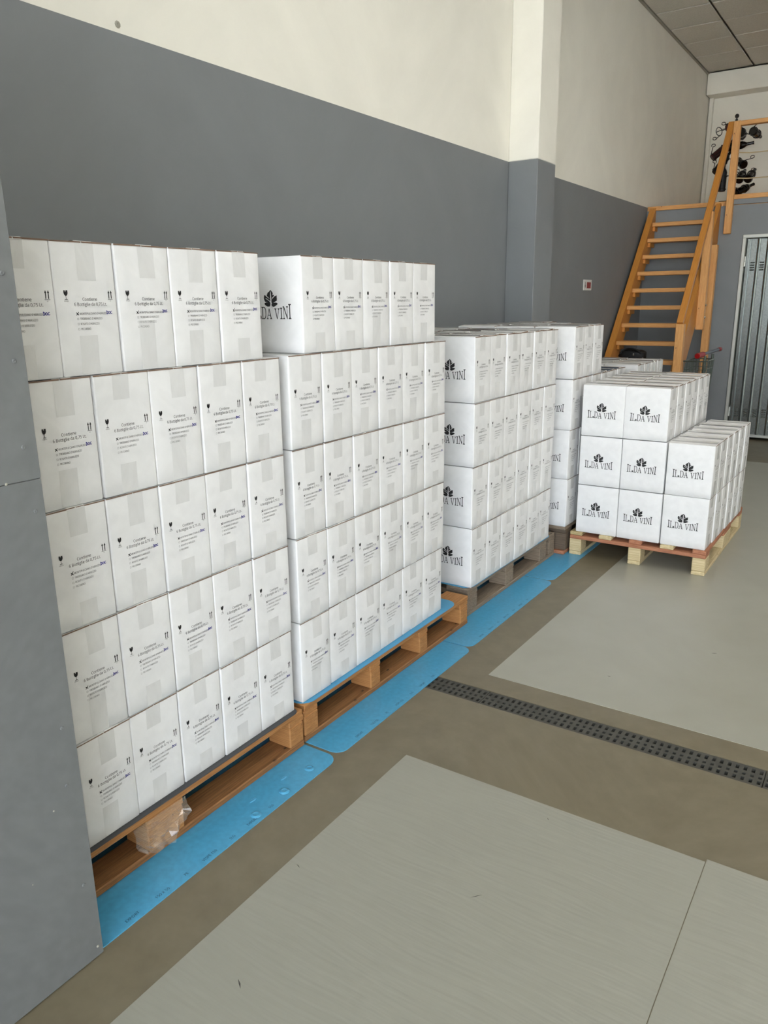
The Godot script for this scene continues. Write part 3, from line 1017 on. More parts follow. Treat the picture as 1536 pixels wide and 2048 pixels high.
func carton_tape(top: bool, vr: int, rise := 0.0) -> ArrayMesh:
	var st := st_new()
	var w: float = 0.048
	var off: float = [0.006, 0.0, 0.010, -0.004][vr]
	var skew: float = [0.02, -0.015, 0.0, 0.03][vr]
	var ln: float = [0.082, 0.066, 0.074, 0.060][vr] if top else [0.09, 0.062, 0.12, 0.075][vr]
	var b0 := CH - ln if top else 0.004
	var b1 := CH - 0.0005 if top else ln
	if not top:
		off = -off * 0.5
	var nb := 6
	var na := 4
	for i in nb:
		for k in na:
			var P := []
			for q in [[i, k], [i, k + 1], [i + 1, k + 1], [i + 1, k]]:
				var b := lerpf(b0, b1, float(q[0]) / nb)
				var a: float = off + (float(q[1]) / na - 0.5) * w + (b - CH) * skew
				P.append(face_point(0, a, b, 0.0004, vr))
			quad(st, P[0], P[1], P[2], P[3], Vector3.RIGHT)
	if top:
		var y := CH + FT + 0.0006 + rise
		var c := -off
		var hd := CD * 0.5
		quad(st, Vector3(-hd, y, c * 0.2 - w * 0.5), Vector3(hd - 0.004, y, c * 0.2 - w * 0.5), Vector3(hd - 0.004, y, c * 0.2 + w * 0.5), Vector3(-hd, y, c * 0.2 + w * 0.5), Vector3.UP)
		quad(st, Vector3(hd - 0.004, y, c - w * 0.5), Vector3(hd - 0.004, y, c + w * 0.5), Vector3(hd + 0.0013, CH - 0.001, c + w * 0.5), Vector3(hd + 0.0013, CH - 0.001, c - w * 0.5), Vector3(1, 1, 0))
	return st.commit()

# put flat triangles (metres from the face's left edge, metres below its top) on a face
func print_tris(st: SurfaceTool, face: int, p: PackedVector2Array, at: Vector2, vr: int, lift := 0.0005, scale := Vector2(1, 1), lower := 0.0) -> void:
	var half := (CW if face == 0 else CD) * 0.5
	for i in range(0, p.size(), 3):
		var q := []
		for k in 3:
			q.append(face_point(face, at.x + p[i + k].x * scale.x - half, CH - at.y + p[i + k].y * scale.y - lower, lift, vr))
		tri(st, q[0], q[1], q[2], Vector3.RIGHT if face == 0 else Vector3.BACK)

func poly_tris(poly: PackedVector2Array) -> PackedVector2Array:
	var out := PackedVector2Array()
	for i in Geometry2D.triangulate_polygon(poly):
		out.append(poly[i])
	return out

func stroke_tris(pts: Array, w: float) -> PackedVector2Array:
	var out := PackedVector2Array()
	for i in pts.size() - 1:
		var a: Vector2 = pts[i]
		var b: Vector2 = pts[i + 1]
		var d := (b - a).normalized()
		var n := Vector2(-d.y, d.x) * w * 0.5
		a -= d * w * 0.3
		b += d * w * 0.3
		for v in [a - n, b - n, b + n, a - n, b + n, a + n]:
			out.append(v)
	return out

func rect_tris(x0: float, y0: float, x1: float, y1: float) -> PackedVector2Array:
	return PackedVector2Array([Vector2(x0, y0), Vector2(x1, y0), Vector2(x1, y1), Vector2(x0, y0), Vector2(x1, y1), Vector2(x0, y1)])

func text_face(vr: int) -> ArrayMesh:
	var blk := st_new()
	var gry := st_new()
	var W := CW
	var H := CH
	# wine-glass symbol: bowl with a chipped side, stem, foot
	var gx := 0.163 * W
	var gy := 0.352 * H
	var bowl := PackedVector2Array([Vector2(-0.0048, 0), Vector2(-0.0018, 0), Vector2(-0.0010, -0.004), Vector2(0.0004, -0.0018), Vector2(0.0006, 0), Vector2(0.0048, 0), Vector2(0.0052, -0.006), Vector2(0.0034, -0.0105), Vector2(0.0010, -0.0122), Vector2(-0.0010, -0.0122), Vector2(-0.0034, -0.0105), Vector2(-0.0052, -0.006)])
	print_tris(blk, 0, poly_tris(bowl), Vector2(gx, gy), vr)
	print_tris(blk, 0, rect_tris(-0.0005, -0.0195, 0.0005, -0.012), Vector2(gx, gy), vr)
	print_tris(blk, 0, rect_tris(-0.0038, -0.0205, 0.0038, -0.0193), Vector2(gx, gy), vr)
	var fr := text_part("FRAGILE", 0.0022)
	print_tris(gry, 0, fr.tris, Vector2(gx - fr.w * 0.5, gy + 0.0248), vr)
	# two arrows over a bar
	var ax := 0.885 * W
	var ay := 0.352 * H
	for s in [-0.0034, 0.0034]:
		print_tris(blk, 0, poly_tris(PackedVector2Array([Vector2(s - 0.0027, -0.0062), Vector2(s, 0), Vector2(s + 0.0027, -0.0062), Vector2(s + 0.0011, -0.0062), Vector2(s + 0.0011, -0.0185), Vector2(s - 0.0011, -0.0185), Vector2(s - 0.0011, -0.0062)])), Vector2(ax, ay), vr)
	print_tris(blk, 0, rect_tris(-0.0066, -0.0206, 0.0066, -0.0196), Vector2(ax, ay), vr)
	var up := text_part("UP", 0.0022)
	print_tris(gry, 0, up.tris, Vector2(ax - up.w * 0.5, ay + 0.0248), vr)
	# the words
	var t1 := text_part("Contiene", 0.0070)
	print_tris(gry, 0, t1.tris, Vector2(0.535 * W - t1.w * 0.5, 0.432 * H), vr)
	var t2 := text_part("6 Bottiglie da 0,75 Lt.", 0.0070, false, 0.96)
	print_tris(gry, 0, t2.tris, Vector2(0.545 * W - t2.w * 0.5, 0.478 * H), vr)
	var lines := ["MONTEPULCIANO D'ABRUZZO", "TREBBIANO D'ABRUZZO", "ROSATO D'ABRUZZO", "PECORINO"]
	for i in 4:
		var y := (0.535 + 0.0385 * i) * H
		var t := text_part(lines[i], 0.0044, false, 0.90)
		print_tris(gry, 0, t.tris, Vector2(0.347 * W, y), vr)
		var x0 := 0.300 * W
		for e in [rect_tris(0, 0, 0.0042, 0.0004), rect_tris(0, 0.0038, 0.0042, 0.0042), rect_tris(0, 0, 0.0004, 0.0042), rect_tris(0.0038, 0, 0.0042, 0.0042)]:
			print_tris(gry, 0, e, Vector2(x0, y), vr)
	blk.set_material(M.print_black)
	gry.set_material(M.print_grey)
	var mesh := blk.commit()
	gry.commit(mesh)
	return mesh

func pen_marks(vr: int) -> Array:
	var st := st_new()
	var blk := st_new()
	var r := RandomNumberGenerator.new()
	r.seed = 90 + vr
	var jit := func(a: float) -> float: return r.randf_range(-a, a)
	var at := Vector2(0.795 * CW + jit.call(0.001), 0.534 * CH + jit.call(0.001))
	var w := 0.0015
	# D, O, C by hand
	var D := [Vector2(0.0005, 0.0052), Vector2(0.0020, 0.0050), Vector2(0.0044, 0.0032), Vector2(0.0030, 0.0006), Vector2(0.0006, 0.0003)]
	var D2 := [Vector2(0.0016, 0.0058), Vector2(0.0014, -0.0006)]
	var O := []
	for k in 11:
		var an := TAU * k / 10.0 + 0.6
		O.append(Vector2(0.0066 + 0.0019 * cos(an), 0.0024 + 0.0021 * sin(an)))
	var C := [Vector2(0.0124, 0.0048), Vector2(0.0104, 0.0044), Vector2(0.0096, 0.0022), Vector2(0.0104, 0.0004), Vector2(0.0128, 0.0010)]
	for s in [D, D2, O, C]:
		for i in s.size():
			s[i] = s[i] * 1.28
		print_tris(st, 0, stroke_tris(s, w), at, vr, 0.0007)
	# the cross in the first box
	var x0 := Vector2(0.300 * CW, 0.535 * CH)
	var e: float = [0.0008, 0.0026, 0.0014, 0.0006][vr]
	print_tris(blk, 0, stroke_tris([Vector2(-0.0012, -0.001), Vector2(0.0050, 0.0050 + e)], 0.0014), x0, vr, 0.0007)
	print_tris(blk, 0, stroke_tris([Vector2(-0.0010, 0.0048), Vector2(0.0022, 0.0016), Vector2(0.0050, -0.0006)], 0.0016), x0, vr, 0.00075)
	return [st.commit(), blk.commit()]

func logo_face(vr: int) -> ArrayMesh:
	var st := st_new()
	var raw := [
		[405, 300, 362, 352, 310, 395, 316, 425, 288, 452, 300, 492, 352, 545, 384, 600, 388, 372],
		[405, 300, 440, 345, 468, 400, 448, 430, 455, 470, 505, 460, 480, 505, 452, 530, 425, 600, 418, 380],
		[210, 465, 248, 475, 262, 510, 330, 560, 384, 612, 386, 652, 340, 612, 258, 545, 240, 560, 206, 600, 198, 560],
		[242, 578, 290, 612, 360, 668, 372, 690, 330, 690, 225, 665, 222, 635, 206, 606],
		[583, 478, 580, 540, 585, 575, 570, 600, 578, 640, 540, 655, 500, 690, 440, 725, 425, 690, 425, 620, 470, 575, 520, 510],
		[215, 722, 270, 700, 330, 705, 375, 700, 383, 740, 375, 795, 355, 828, 290, 825, 240, 790, 212, 755],
		[440, 730, 500, 715, 560, 710, 605, 745, 560, 790, 500, 832, 460, 838, 425, 800, 425, 760]]
	var lw := 0.232 * CD
	var lh := 0.176 * CH
	var lx := 0.470 * CD - lw * 0.5
	var ly := 0.335 * CH
	for q in raw:
		var poly := PackedVector2Array()
		for i in range(0, q.size(), 2):
			poly.append(Vector2((q[i] - 200.0) / 405.0 * lw, -(q[i + 1] - 300.0) / 545.0 * lh))
		for fat in Geometry2D.offset_polygon(poly, 0.0007):
			print_tris(st, 1, poly_tris(fat), Vector2(lx, ly), vr)
	# stem
	print_tris(st, 1, stroke_tris([Vector2(0.52 * lw, -0.98 * lh), Vector2(0.56 * lw, -1.04 * lh), Vector2(0.62 * lw, -1.07 * lh)], 0.0008), Vector2(lx, ly), vr)
	# arched wordmark: tall at both ends, low in the middle, one straight foot line
	var hts := {"I0": 1.0, "L": 0.94, "D": 0.86, "A": 0.74, "V": 0.74, "I1": 0.79, "N": 0.90, "I2": 1.04}
	var seqs := [["I", 1.0], ["L", 0.92], [".", 0.9], ["D", 0.86], ["A", 0.74], [" ", 0.0], ["V", 0.74], ["I", 0.79], ["N", 0.88], ["I", 1.04]]
	var cap := 0.0425
	var foot := 0.640 * CH
	var x := 0.140 * CD
	var words := []
	var total := 0.0
	for s in seqs:
		if s[0] == " ":
			total += 0.011
			continue
		var t := text_part(s[0], cap, true, 1.0 if s[0] == "." else (0.62 if s[0] != "I" else 0.75))
		words.append([t, s])
		total += t.w + 0.0015
	var k := 0.675 * CD / total
	for s in seqs:
		if s[0] == " ":
			x += 0.011 * k
			continue
		var t := text_part(s[0], cap, true, 1.0 if s[0] == "." else (0.62 if s[0] != "I" else 0.75))
		var sy: float = s[1]
		print_tris(st, 1, t.tris, Vector2(x, foot), vr, 0.0005, Vector2(k, 1.25 if s[0] == "." else sy))
		x += (t.w + 0.0015) * k
	return st.commit()

func make_carton_parts() -> void:
	for v in 4:
		carton_parts.append({"body": carton_body(v), "flap_a": carton_flap(1.0, v), "flap_b": carton_flap(-1.0, v), "lid_a": carton_flap(1.0, v, [0.004, 0.0015, 0.006, 0.002][v]), "lid_b": carton_flap(-1.0, v, [0.0015, 0.005, 0.001, 0.0035][v]), "tape_top": carton_tape(true, v), "tape_lid": carton_tape(true, v, [0.004, 0.005, 0.006, 0.0035][v]), "tape_low": carton_tape(false, v), "print": text_face(v), "pen": pen_marks(v), "logo": logo_face(v)})

# at = middle of the base; level of detail: text face, logo face, lid shown
func carton(at: Vector3, label: String, group: String, text: bool, logo: bool, lid: bool, pen: bool, turn := 0.0, tall := 1.0) -> Node3D:
	var vr := rng.randi_range(0, 3)
	var p: Dictionary = carton_parts[vr]
	var o := thing("wine_carton", label, "carton", at, turn, group)
	o.scale.y = tall
	part("carton_body", p.body, M.carton, o)
	if lid or text:
		part("flap", p.lid_a if lid else p.flap_a, null, o)
		part("flap", p.lid_b if lid else p.flap_b, null, o)
		part("tape", p.tape_lid if lid else p.tape_top, M.tape, o).set_meta("label", "clear packing tape strip")
	if text:
		part("tape", p.tape_low, M.tape, o).set_meta("label", "clear packing tape strip")
		part("printed_text", p.print, null, o)
	if pen:
		part("pen_letters", p.pen[0], M.pen_blue, o).set_meta("label", "handwritten blue letters")
		part("ink_cross", p.pen[1], M.print_black, o).set_meta("label", "black inked cross")
	if logo:
		part("printed_logo", p.logo, M.print_black, o).set_meta("label", "black vine leaf emblem with lettering")
	return o

func layer_name(k: int, n: int) -> String:
	if k == n - 1:
		return "top layer"
	if k == 0:
		return "bottom layer"
	return ORD[k] + " layer up"

func build_stacks() -> void:
	make_carton_parts()
	# ---------- pallets and interlayer sheets
	var amber := {"width": 0.80, "height": 0.143, "deck": 5, "board": 0.118, "woods": ["wood_amber", "wood_amber_dark"], "cross": "wood_amber", "block_mat": "wood_amber", "bottom": "wood_amber_dark", "block_w": 0.10, "blocks": []}
	var s1 := amber.duplicate()
	s1.blocks = [[0.05, 0.10], [0.615, 0.13], [1.193, 0.072]]
	pallet("brown wooden pallet nearest the camera, clear film hanging over its middle block", -1.565, -0.60, -1.83, 0.003, s1)
	var s2 := amber.duplicate()
	s2.blocks = [[0.038, 0.075], [0.445, 0.068], [0.817, 0.068], [1.192, 0.072]]
	pallet("amber wooden pallet with four blocks along its side, second from the camera", -1.572, -1.842, -3.074, 0.003, s2)
	var s3 := amber.duplicate()
	s3.woods = ["wood_weathered", "wood_dark"]; s3.cross = "wood_weathered"; s3.block_mat = "wood_weathered"; s3.bottom = "wood_weathered"
	s3.blocks = [[0.06, 0.10], [0.495, 0.10], [0.96, 0.10], [1.10, 0.08]]
	pallet("weathered grey-brown pallet, third along the wall", -1.608, -3.135, -4.275, 0.003, s3)
	var s4 := amber.duplicate()
	s4.woods = ["wood_weathered", "wood_dark"]; s4.cross = "wood_dark"; s4.block_mat = "wood_dark"; s4.bottom = "wood_red"
	s4.height = 0.175
	s4.blocks = [[0.07, 0.10], [0.55, 0.12], [1.03, 0.10]]
	pallet("dark old pallet with reddish bottom board, half hidden behind the free-standing pallet", -1.556, -4.30, -5.40, 0.003, s4)
	var s5 := amber.duplicate()
	s5.woods = ["wood_weathered"]
	s5.blocks = [[0.07, 0.10], [0.45, 0.12], [0.83, 0.10]]
	pallet("weathered pallet under the lowest wall stack, in front of the stairs", -1.556, -5.60, -6.50, 0.003, s5)
	var sr := amber.duplicate()
	sr.width = 0.783; sr.deck = 5; sr.board = 0.075; sr.woods = ["wood_olive", "wood_pale", "wood_red", "wood_pale", "wood_red"]; sr.cross = "wood_red"; sr.block_mat = "wood_pale"; sr.bottom = "wood_pale"
	sr.block_w = 0.072; sr.height = 0.1445
	sr.blocks = [[0.05, 0.10], [0.62, 0.22], [1.08, 0.10]]
	pallet("pale pallet with red-brown cross boards standing free on the floor", -0.757, -4.345, -5.475, 0.0017, sr)

	var sh := func(called: String, label: String, m: Material, front: float, zn: float, zf: float, w: float, y: float, r: float, t: float) -> void:
		solo(called, sheet_mesh(w, absf(zf - zn), r, t), m, label, "plastic sheet", Vector3(front - w * 0.5, y, (zn + zf) * 0.5))
	sh.call("pallet_sheet", "dark grey plastic sheet between the nearest pallet and its cartons", M.sheet_grey, -1.562, -0.62, -1.81, 0.78, 0.1462, 0.03, 0.003)
	sh.call("pallet_sheet", "blue round-cornered plastic sheet on top of the amber pallet", M.sheet_blue, -1.566, -1.843, -2.965, 0.78, 0.1464, 0.055, 0.003)
	sh.call("pallet_sheet", "blue plastic sheet on top of the weathered third pallet", M.sheet_blue, -1.602, -3.15, -4.205, 0.78, 0.1464, 0.05, 0.003)
	sh.call("layer_sheet", "dark blue plastic sheet lying on the third carton layer of the fourth stack", M.sheet_navy, -1.562, -4.31, -5.21, 0.72, 1.0578, 0.03, 0.0018)

	var hd := CD * 0.5
	# ---------- nearest stack
	for row in 5:
		var n := 6 if row < 4 else 5
		var far := -1.803 if row < 4 else -1.733
		for c in n:
			var z := far + 0.1658 * (c + 0.5)
			var y := 0.1495 + 0.2985 * row
			var x := -1.577 - hd + rng.randf_range(-0.003, 0.003)
			var lb := "DOC-marked wine carton, nearest stack, %s, %s from its far end" % [layer_name(row, 5), ORD[c]]
			carton(Vector3(x, y, z + rng.randf_range(-0.0003, 0.0003)), lb, "cartons of the nearest stack", true, c == n - 1, false, true, rng.randf_range(-0.008, 0.008))
	# ---------- second stack
	for row in 5:
		var n := 6 if row < 4 else 5
		var near := -1.851 if row < 4 else -1.930
		for c in n:
			var z := near - 0.1667 * (c + 0.5)
			var y := 0.1500 + 0.2988 * row
			var x := -1.583 - hd + rng.randf_range(-0.002, 0.002)
			if row == 0:
				x -= 0.002 * c
			var lb := "DOC-marked wine carton, amber pallet's stack, %s, %s from the near end" % [layer_name(row, 5), ORD[c]]
			carton(Vector3(x, y, z), lb, "cartons on the amber pallet", true, c == 0, false, true, rng.randf_range(-0.008, 0.008))
	# ---------- stacks three to five: outer row, middle row, wall row
	var rows := ["outer row", "middle row", "wall row"]
	var specs := [
		{"called": "third wall stack", "x": -1.600, "z": -3.155, "p": 0.1672, "y": 0.1500, "dy": 0.2992, "n": 4, "cols": 6, "top": [6, 6, 6], "group": "cartons of the third stack"},
		{"called": "fourth wall stack", "x": -1.556, "z": -4.300, "p": 0.1678, "y": 0.1785, "dy": 0.2930, "n": 4, "cols": 6, "top": [3, 4, 6], "group": "cartons of the fourth stack"},
		{"called": "low stack by stairs", "x": -1.560, "z": -5.630, "p": 0.1700, "y": 0.1470, "dy": 0.2995, "n": 3, "cols": 4, "top": [4, 4, 4], "group": "cartons of the low stack by the stairs"}]
	for s in specs:
		for layer in s.n:
			var is_top: bool = layer == s.n - 1
			for q in 3:
				var cnt: int = s.top[q] if is_top else s.cols
				for c in cnt:
					var z: float = s.z - s.p * (c + 0.5)
					var y: float = s.y + s.dy * layer
					var sq := 1.0
					if s.called == "fourth wall stack":
						sq = 0.983
						if is_top:
							y += 0.0022
					var x: float = s.x - hd - 0.2505 * q + (rng.randf_range(-0.003, 0.003) if q == 0 else 0.0)
					var lb := "white wine carton, %s, %s, %s, %s from near end" % [s.called, layer_name(layer, s.n), rows[q], ORD[c]]
					var shown := q == 0
					var lid: bool = is_top or (s.called == "fourth wall stack" and layer == 2)
					carton(Vector3(x, y, z), lb, s.group, shown, c == 0 and (shown or is_top), lid, false, rng.randf_range(-0.008, 0.008) if shown else 0.0, sq)
	# ---------- the free-standing stack
	var cname := ["left column", "middle column", "right column"]
	for layer in 3:
		for q in 3:
			if layer == 2 and q == 2:
				continue
			for c in 6:
				var x := -1.512 + 0.2473 * q + hd + 0.0004
				var face: bool = (q == 2 and layer < 2) or (q == 1 and layer == 2)
				if q == 2:
					x += 0.004 + 0.004 * c
				if face:
					x += rng.randf_range(-0.003, 0.003)
				var z := -4.360 - 0.1672 * (c + 0.5)
				var y := 0.1465 + 0.2937 * layer
				var lb := "white wine carton, free-standing stack, %s, %s, %s from the front" % [layer_name(layer, 3), cname[q], ORD[c]]
				var lid: bool = layer == 2 or (layer == 1 and q == 2)
				carton(Vector3(x, y, z), lb, "cartons of the free-standing stack", face, c == 0, lid, false, rng.randf_range(-0.006, 0.006) if face else 0.0, 0.985)

# ------------------------------------------------------------------ small things
func build_small_things() -> void:
	# safety notice on the left wall
	var sg := thing("wall_notice", "small white notice with red panel on the grey wall beside the stairs", "sign", Vector3(WALL_X, 1.629, -7.30))
	part("plate", bev(Vector3(0.006, 0.095, 0.215), 0.001), M.sign_white, sg, Vector3(0.003, 0, 0))
	part("red_panel", bev(Vector3(0.001, 0.055, 0.105), 0.0), M.sign_red, sg, Vector3(0.0065, -0.002, -0.03))
	var ex := st_new()
	var tl := [Vector2(0.0, 0.022), Vector2(0.006, 0.030), Vector2(0.012, 0.022), Vector2(0.010, 0.006), Vector2(0.016, -0.004), Vector2(0.013, -0.024), Vector2(-0.001, -0.024), Vector2(-0.004, -0.004), Vector2(0.002, 0.006)]
	var tp := PackedVector2Array()
	for v in tl:
		tp.append(v)
	add_prism(ex, tp, 0.0, 0.0008, Transform3D(Basis(Vector3(0, 0, -1), Vector3(0, 1, 0), Vector3(1, 0, 0)), Vector3(0.0061, 0, 0.072)))
	part("pictogram", ex.commit(), M.sign_ink, sg)
	# hole left by a wall plug, above the dado
	var hp := st_new()
	add_lathe(hp, Vector3.ZERO, Vector3.RIGHT, [[0.0, 0.013], [0.003, 0.011], [0.004, 0.006], [0.001, 0.0]], 9)
	solo("wall_plug", hp.commit(), M.ceiling_grid, "small torn plug mark on the white wall just above the grey paint", "wall plug", Vector3(WALL_X, 2.487, -2.117))
	# clear stretch film hanging over the nearest pallet's middle block
	var fm := st_new()
	var nz := 10
	var ny := 7
	var pts := []
	var rr := RandomNumberGenerator.new()
	rr.seed = 4
	for i in nz + 1:
		var col := []
		for k in ny + 1:
			var u := float(i) / nz
			var v := float(k) / ny
			var z := lerpf(-1.10, -1.285, u)
			var drop := 0.105 * (0.55 + 0.45 * sin(PI * clampf(u * 1.15, 0.0, 1.0)))
			var y := 0.128 - drop * v
			var x := -1.560 + 0.010 * sin(u * 23.0 + v * 6.0) * v + rr.randf_range(0.0, 0.016) * v + 0.010 * v
			col.append(Vector3(x, y, z))
		pts.append(col)
	for i in nz:
		for k in ny:
			quad(fm, pts[i][k], pts[i + 1][k], pts[i + 1][k + 1], pts[i][k + 1], Vector3.RIGHT)
	solo("stretch_film", fm.commit(), M.film, "scrap of clear crinkled film hanging from the nearest pallet's edge", "plastic film")
	build_wine_rack()
	build_trolley()
	# dark bag on a stair tread
	var bag := thing("shoulder_bag", "black bag with bright clasp lying on a lower stair tread", "bag", Vector3(-2.25, 0.914, -7.90))
	var bs := SphereMesh.new()
	bs.radius = 0.5
	bs.height = 1.0
	bs.radial_segments = 20
	bs.rings = 10
	var arr := bs.get_mesh_arrays()
	var vs: PackedVector3Array = arr[Mesh.ARRAY_VERTEX]
	var fn := FastNoiseLite.new()
	fn.seed = 5
	fn.frequency = 1.6
	for i in vs.size():
		var p := vs[i]
		var q := Vector3(signf(p.x) * pow(absf(p.x) * 2.0, 0.75) * 0.5, signf(p.y) * pow(absf(p.y) * 2.0, 0.8) * 0.5, signf(p.z) * pow(absf(p.z) * 2.0, 0.8) * 0.5)
		q *= 1.0 + 0.18 * fn.get_noise_3dv(p * 2.0)
		vs[i] = Vector3(q.x * 0.27, maxf(q.y * 0.115 + 0.045, 0.0), q.z * 0.15)
	arr[Mesh.ARRAY_VERTEX] = vs
	var am := ArrayMesh.new()
	am.add_surface_from_arrays(Mesh.PRIMITIVE_TRIANGLES, arr)
	var sb := SurfaceTool.new()
	sb.create_from(am, 0)
	sb.generate_normals()
	part("bag_body", sb.commit(), M.bag_cloth, bag)
	var stp := st_new()
	var sp := []
	for i in 13:
		var a := PI * i / 12.0
		sp.append(Vector3(0.10 * cos(a) - 0.01, 0.055 + 0.055 * sin(a), 0.055 + 0.015 * sin(a * 2.0)))
	add_tube(stp, sp, 0.009, 7)
	part("strap", stp.commit(), M.rubber, bag)
	part("clasp", bev(Vector3(0.014, 0.022, 0.008), 0.002), M.steel, bag, Vector3(0.03, 0.055, 0.084)).set_meta("label", "bright metal clasp")
	part("clasp", bev(Vector3(0.016, 0.018, 0.008), 0.002), M.steel, bag, Vector3(0.115, 0.016, 0.062)).set_meta("label", "bright metal clasp")

func bottle_mesh() -> ArrayMesh:
	var st := st_new()
	add_lathe(st, Vector3.ZERO, Vector3.BACK, [[0.0, 0.0], [0.0, 0.036], [0.006, 0.038], [0.19, 0.038], [0.215, 0.030], [0.235, 0.016], [0.29, 0.0145], [0.291, 0.017], [0.305, 0.017], [0.305, 0.0]], 16)
	return st.commit()

func build_wine_rack() -> void:
	# wrought-iron bottle tree on the loft: a pole with scrolled wire cradles, bottles lying in them
	var base := Vector3(-1.816, 2.467, -9.60)
	var rack := thing("wine_rack", "black wrought iron bottle stand with ball finial behind the loft rail", "wine rack", base)
	var st := st_new()
	add_tube(st, [Vector3(0, 0, 0), Vector3(0.0, 0.82, 0)], 0.011, 10)
	part("pole", st.commit(), M.iron, rack)
	st = st_new()
	add_lathe(st, Vector3(0, 0.815, 0), Vector3.UP, [[0.0, 0.012], [0.05, 0.013], [0.055, 0.006], [0.060, 0.006], [0.064, 0.014], [0.073, 0.0195], [0.083, 0.021], [0.093, 0.0185], [0.100, 0.011], [0.104, 0.0]], 14)
	part("finial", st.commit(), M.iron, rack)
	st = st_new()
	for k in 3:
		var a := TAU * k / 3.0 + 0.5
		add_tube(st, [Vector3(0, 0.05, 0), Vector3(cos(a) * 0.10, 0.045, sin(a) * 0.10), Vector3(cos(a) * 0.17, 0.008, sin(a) * 0.17), Vector3(cos(a) * 0.19, 0.012, sin(a) * 0.19)], 0.007, 7)
	part("foot", st.commit(), M.iron, rack)
	# [bottle base, axis, curl offset, material, label]; an empty label is an empty cradle
	var cr := [
		[Vector3(-0.175, 0.755, 0.03), Vector3(0.55, 0.35, -0.75), Vector3(-0.02, -0.075, 0), "", ""],
		[Vector3(-0.070, 0.790, 0.02), Vector3(0.25, 0.10, -1.0), Vector3(-0.05, 0.03, 0), "bottle_red", "dark red bottle beside the top of the handrail in the iron stand"],
		[Vector3(0.077, 0.717, 0.10), Vector3(-0.12, -0.05, -1.0), Vector3(-0.03, 0.06, 0), "bottle_glass", "left one of two round bottle bases just under the loft's top rail"],
		[Vector3(0.189, 0.714, 0.10), Vector3(0.10, -0.05, -1.0), Vector3(0.03, 0.06, 0), "bottle_glass", "right one of two round bottle bases just under the loft's top rail"],
		[Vector3(-0.10, 0.575, 0.06), Vector3(1.0, 0.12, -0.10), Vector3(0.14, 0.05, 0), "bottle_glass", "dark bottle lying across the iron stand just above the upper rope"],
		[Vector3(-0.21, 0.500, 0.02), Vector3(0.65, 0.60, -0.30), Vector3(0.0, 0.115, 0), "bottle_red", "dark red bottle slanting at the far left of the iron stand"],
		[Vector3(0.125, 0.400, 0.02), Vector3(-0.55, 0.35, -0.70), Vector3(0.07, 0.06, 0), "bottle_glass", "dark bottle slanting between the two ropes, right of the loft post"],
		[Vector3(-0.165, 0.350, 0.02), Vector3(0.40, 0.75, -0.45), Vector3(-0.01, 0.10, 0), "bottle_navy", "navy bottle at the left of the handrail, lower than the red one"],
		[Vector3(0.102, 0.245, 0.10), Vector3(0.0, 0.42, -0.9), Vector3(-0.02, 0.08, 0), "bottle_glass", "left one of two dark bottles level with the lower rope"],
		[Vector3(0.188, 0.243, 0.10), Vector3(0.05, 0.42, -0.9), Vector3(0.04, 0.08, 0), "bottle_glass", "right one of two dark bottles level with the lower rope"],
		[Vector3(0.060, 0.120, 0.04), Vector3(0.45, 0.35, -0.80), Vector3(0.05, -0.055, 0), "bottle_glass", "lowest dark bottle beside the loft edge timber"],
		[Vector3(-0.075, 0.150, 0.05), Vector3(0.0, 1.0, -0.06), Vector3(-0.03, 0.06, 0), "bottle_navy", "dark upright bottle seen between the handrail and the loft post"]]
	var bm := bottle_mesh()
	for c in cr:
		var off: Vector3 = c[0]
		var ax: Vector3 = (c[1] as Vector3).normalized()
		var s := st_new()
		var u := ax.cross(Vector3.UP)
		if u.length() < 0.1:
			u = ax.cross(Vector3.RIGHT)
		u = u.normalized()
		var v := u.cross(ax).normalized()
		for d in [0.02, 0.15]:
			var ring := []
			for k in 14:
				var a := TAU * k / 14.0
				ring.append(off + ax * d + (u * cos(a) + v * sin(a)) * 0.0425)
			add_tube(s, ring, 0.0040, 6, true)
		for sgn in [-1.0, 1.0]:
			add_tube(s, [off + ax * 0.02 + u * 0.0425 * sgn, off + ax * 0.085 + u * 0.050 * sgn, off + ax * 0.15 + u * 0.0425 * sgn], 0.0040, 6)
		var hold: Vector3 = off + ax * 0.15 + u * 0.0425 * (1.0 if u.dot(-off) > 0.0 else -1.0)
		var root := Vector3(0, clampf(hold.y, 0.06, 0.80), 0)
		add_tube(s, [root, (root + hold) * 0.5 + Vector3(0, 0.015, 0), hold], 0.005, 6)
		var curl := []
		var sx := 1.0 if (c[2] as Vector3).x >= 0.0 else -1.0
		for k in 16:
			var a := PI * 1.7 * k / 15.0
			var rr := 0.026 * (1.0 - 0.45 * k / 15.0)
			curl.append(off + c[2] + Vector3(sx * (rr * sin(a)), rr * (1.0 - cos(a)) * 0.7, 0.0))
		curl.push_front(off + ax * 0.02 + v * 0.0425 * (1.0 if (c[2] as Vector3).y > 0.0 else -1.0))
		add_tube(s, curl, 0.0040, 6)
		part("cradle", s.commit(), M.iron, rack)
		if c[4] == "":
			continue
		var b := solo("wine_bottle", bm, M[c[3]], c[4], "bottle", base + off, Vector3.ZERO, "bottles in the iron stand")
		b.basis = Basis(u, ax.cross(u).normalized(), ax)

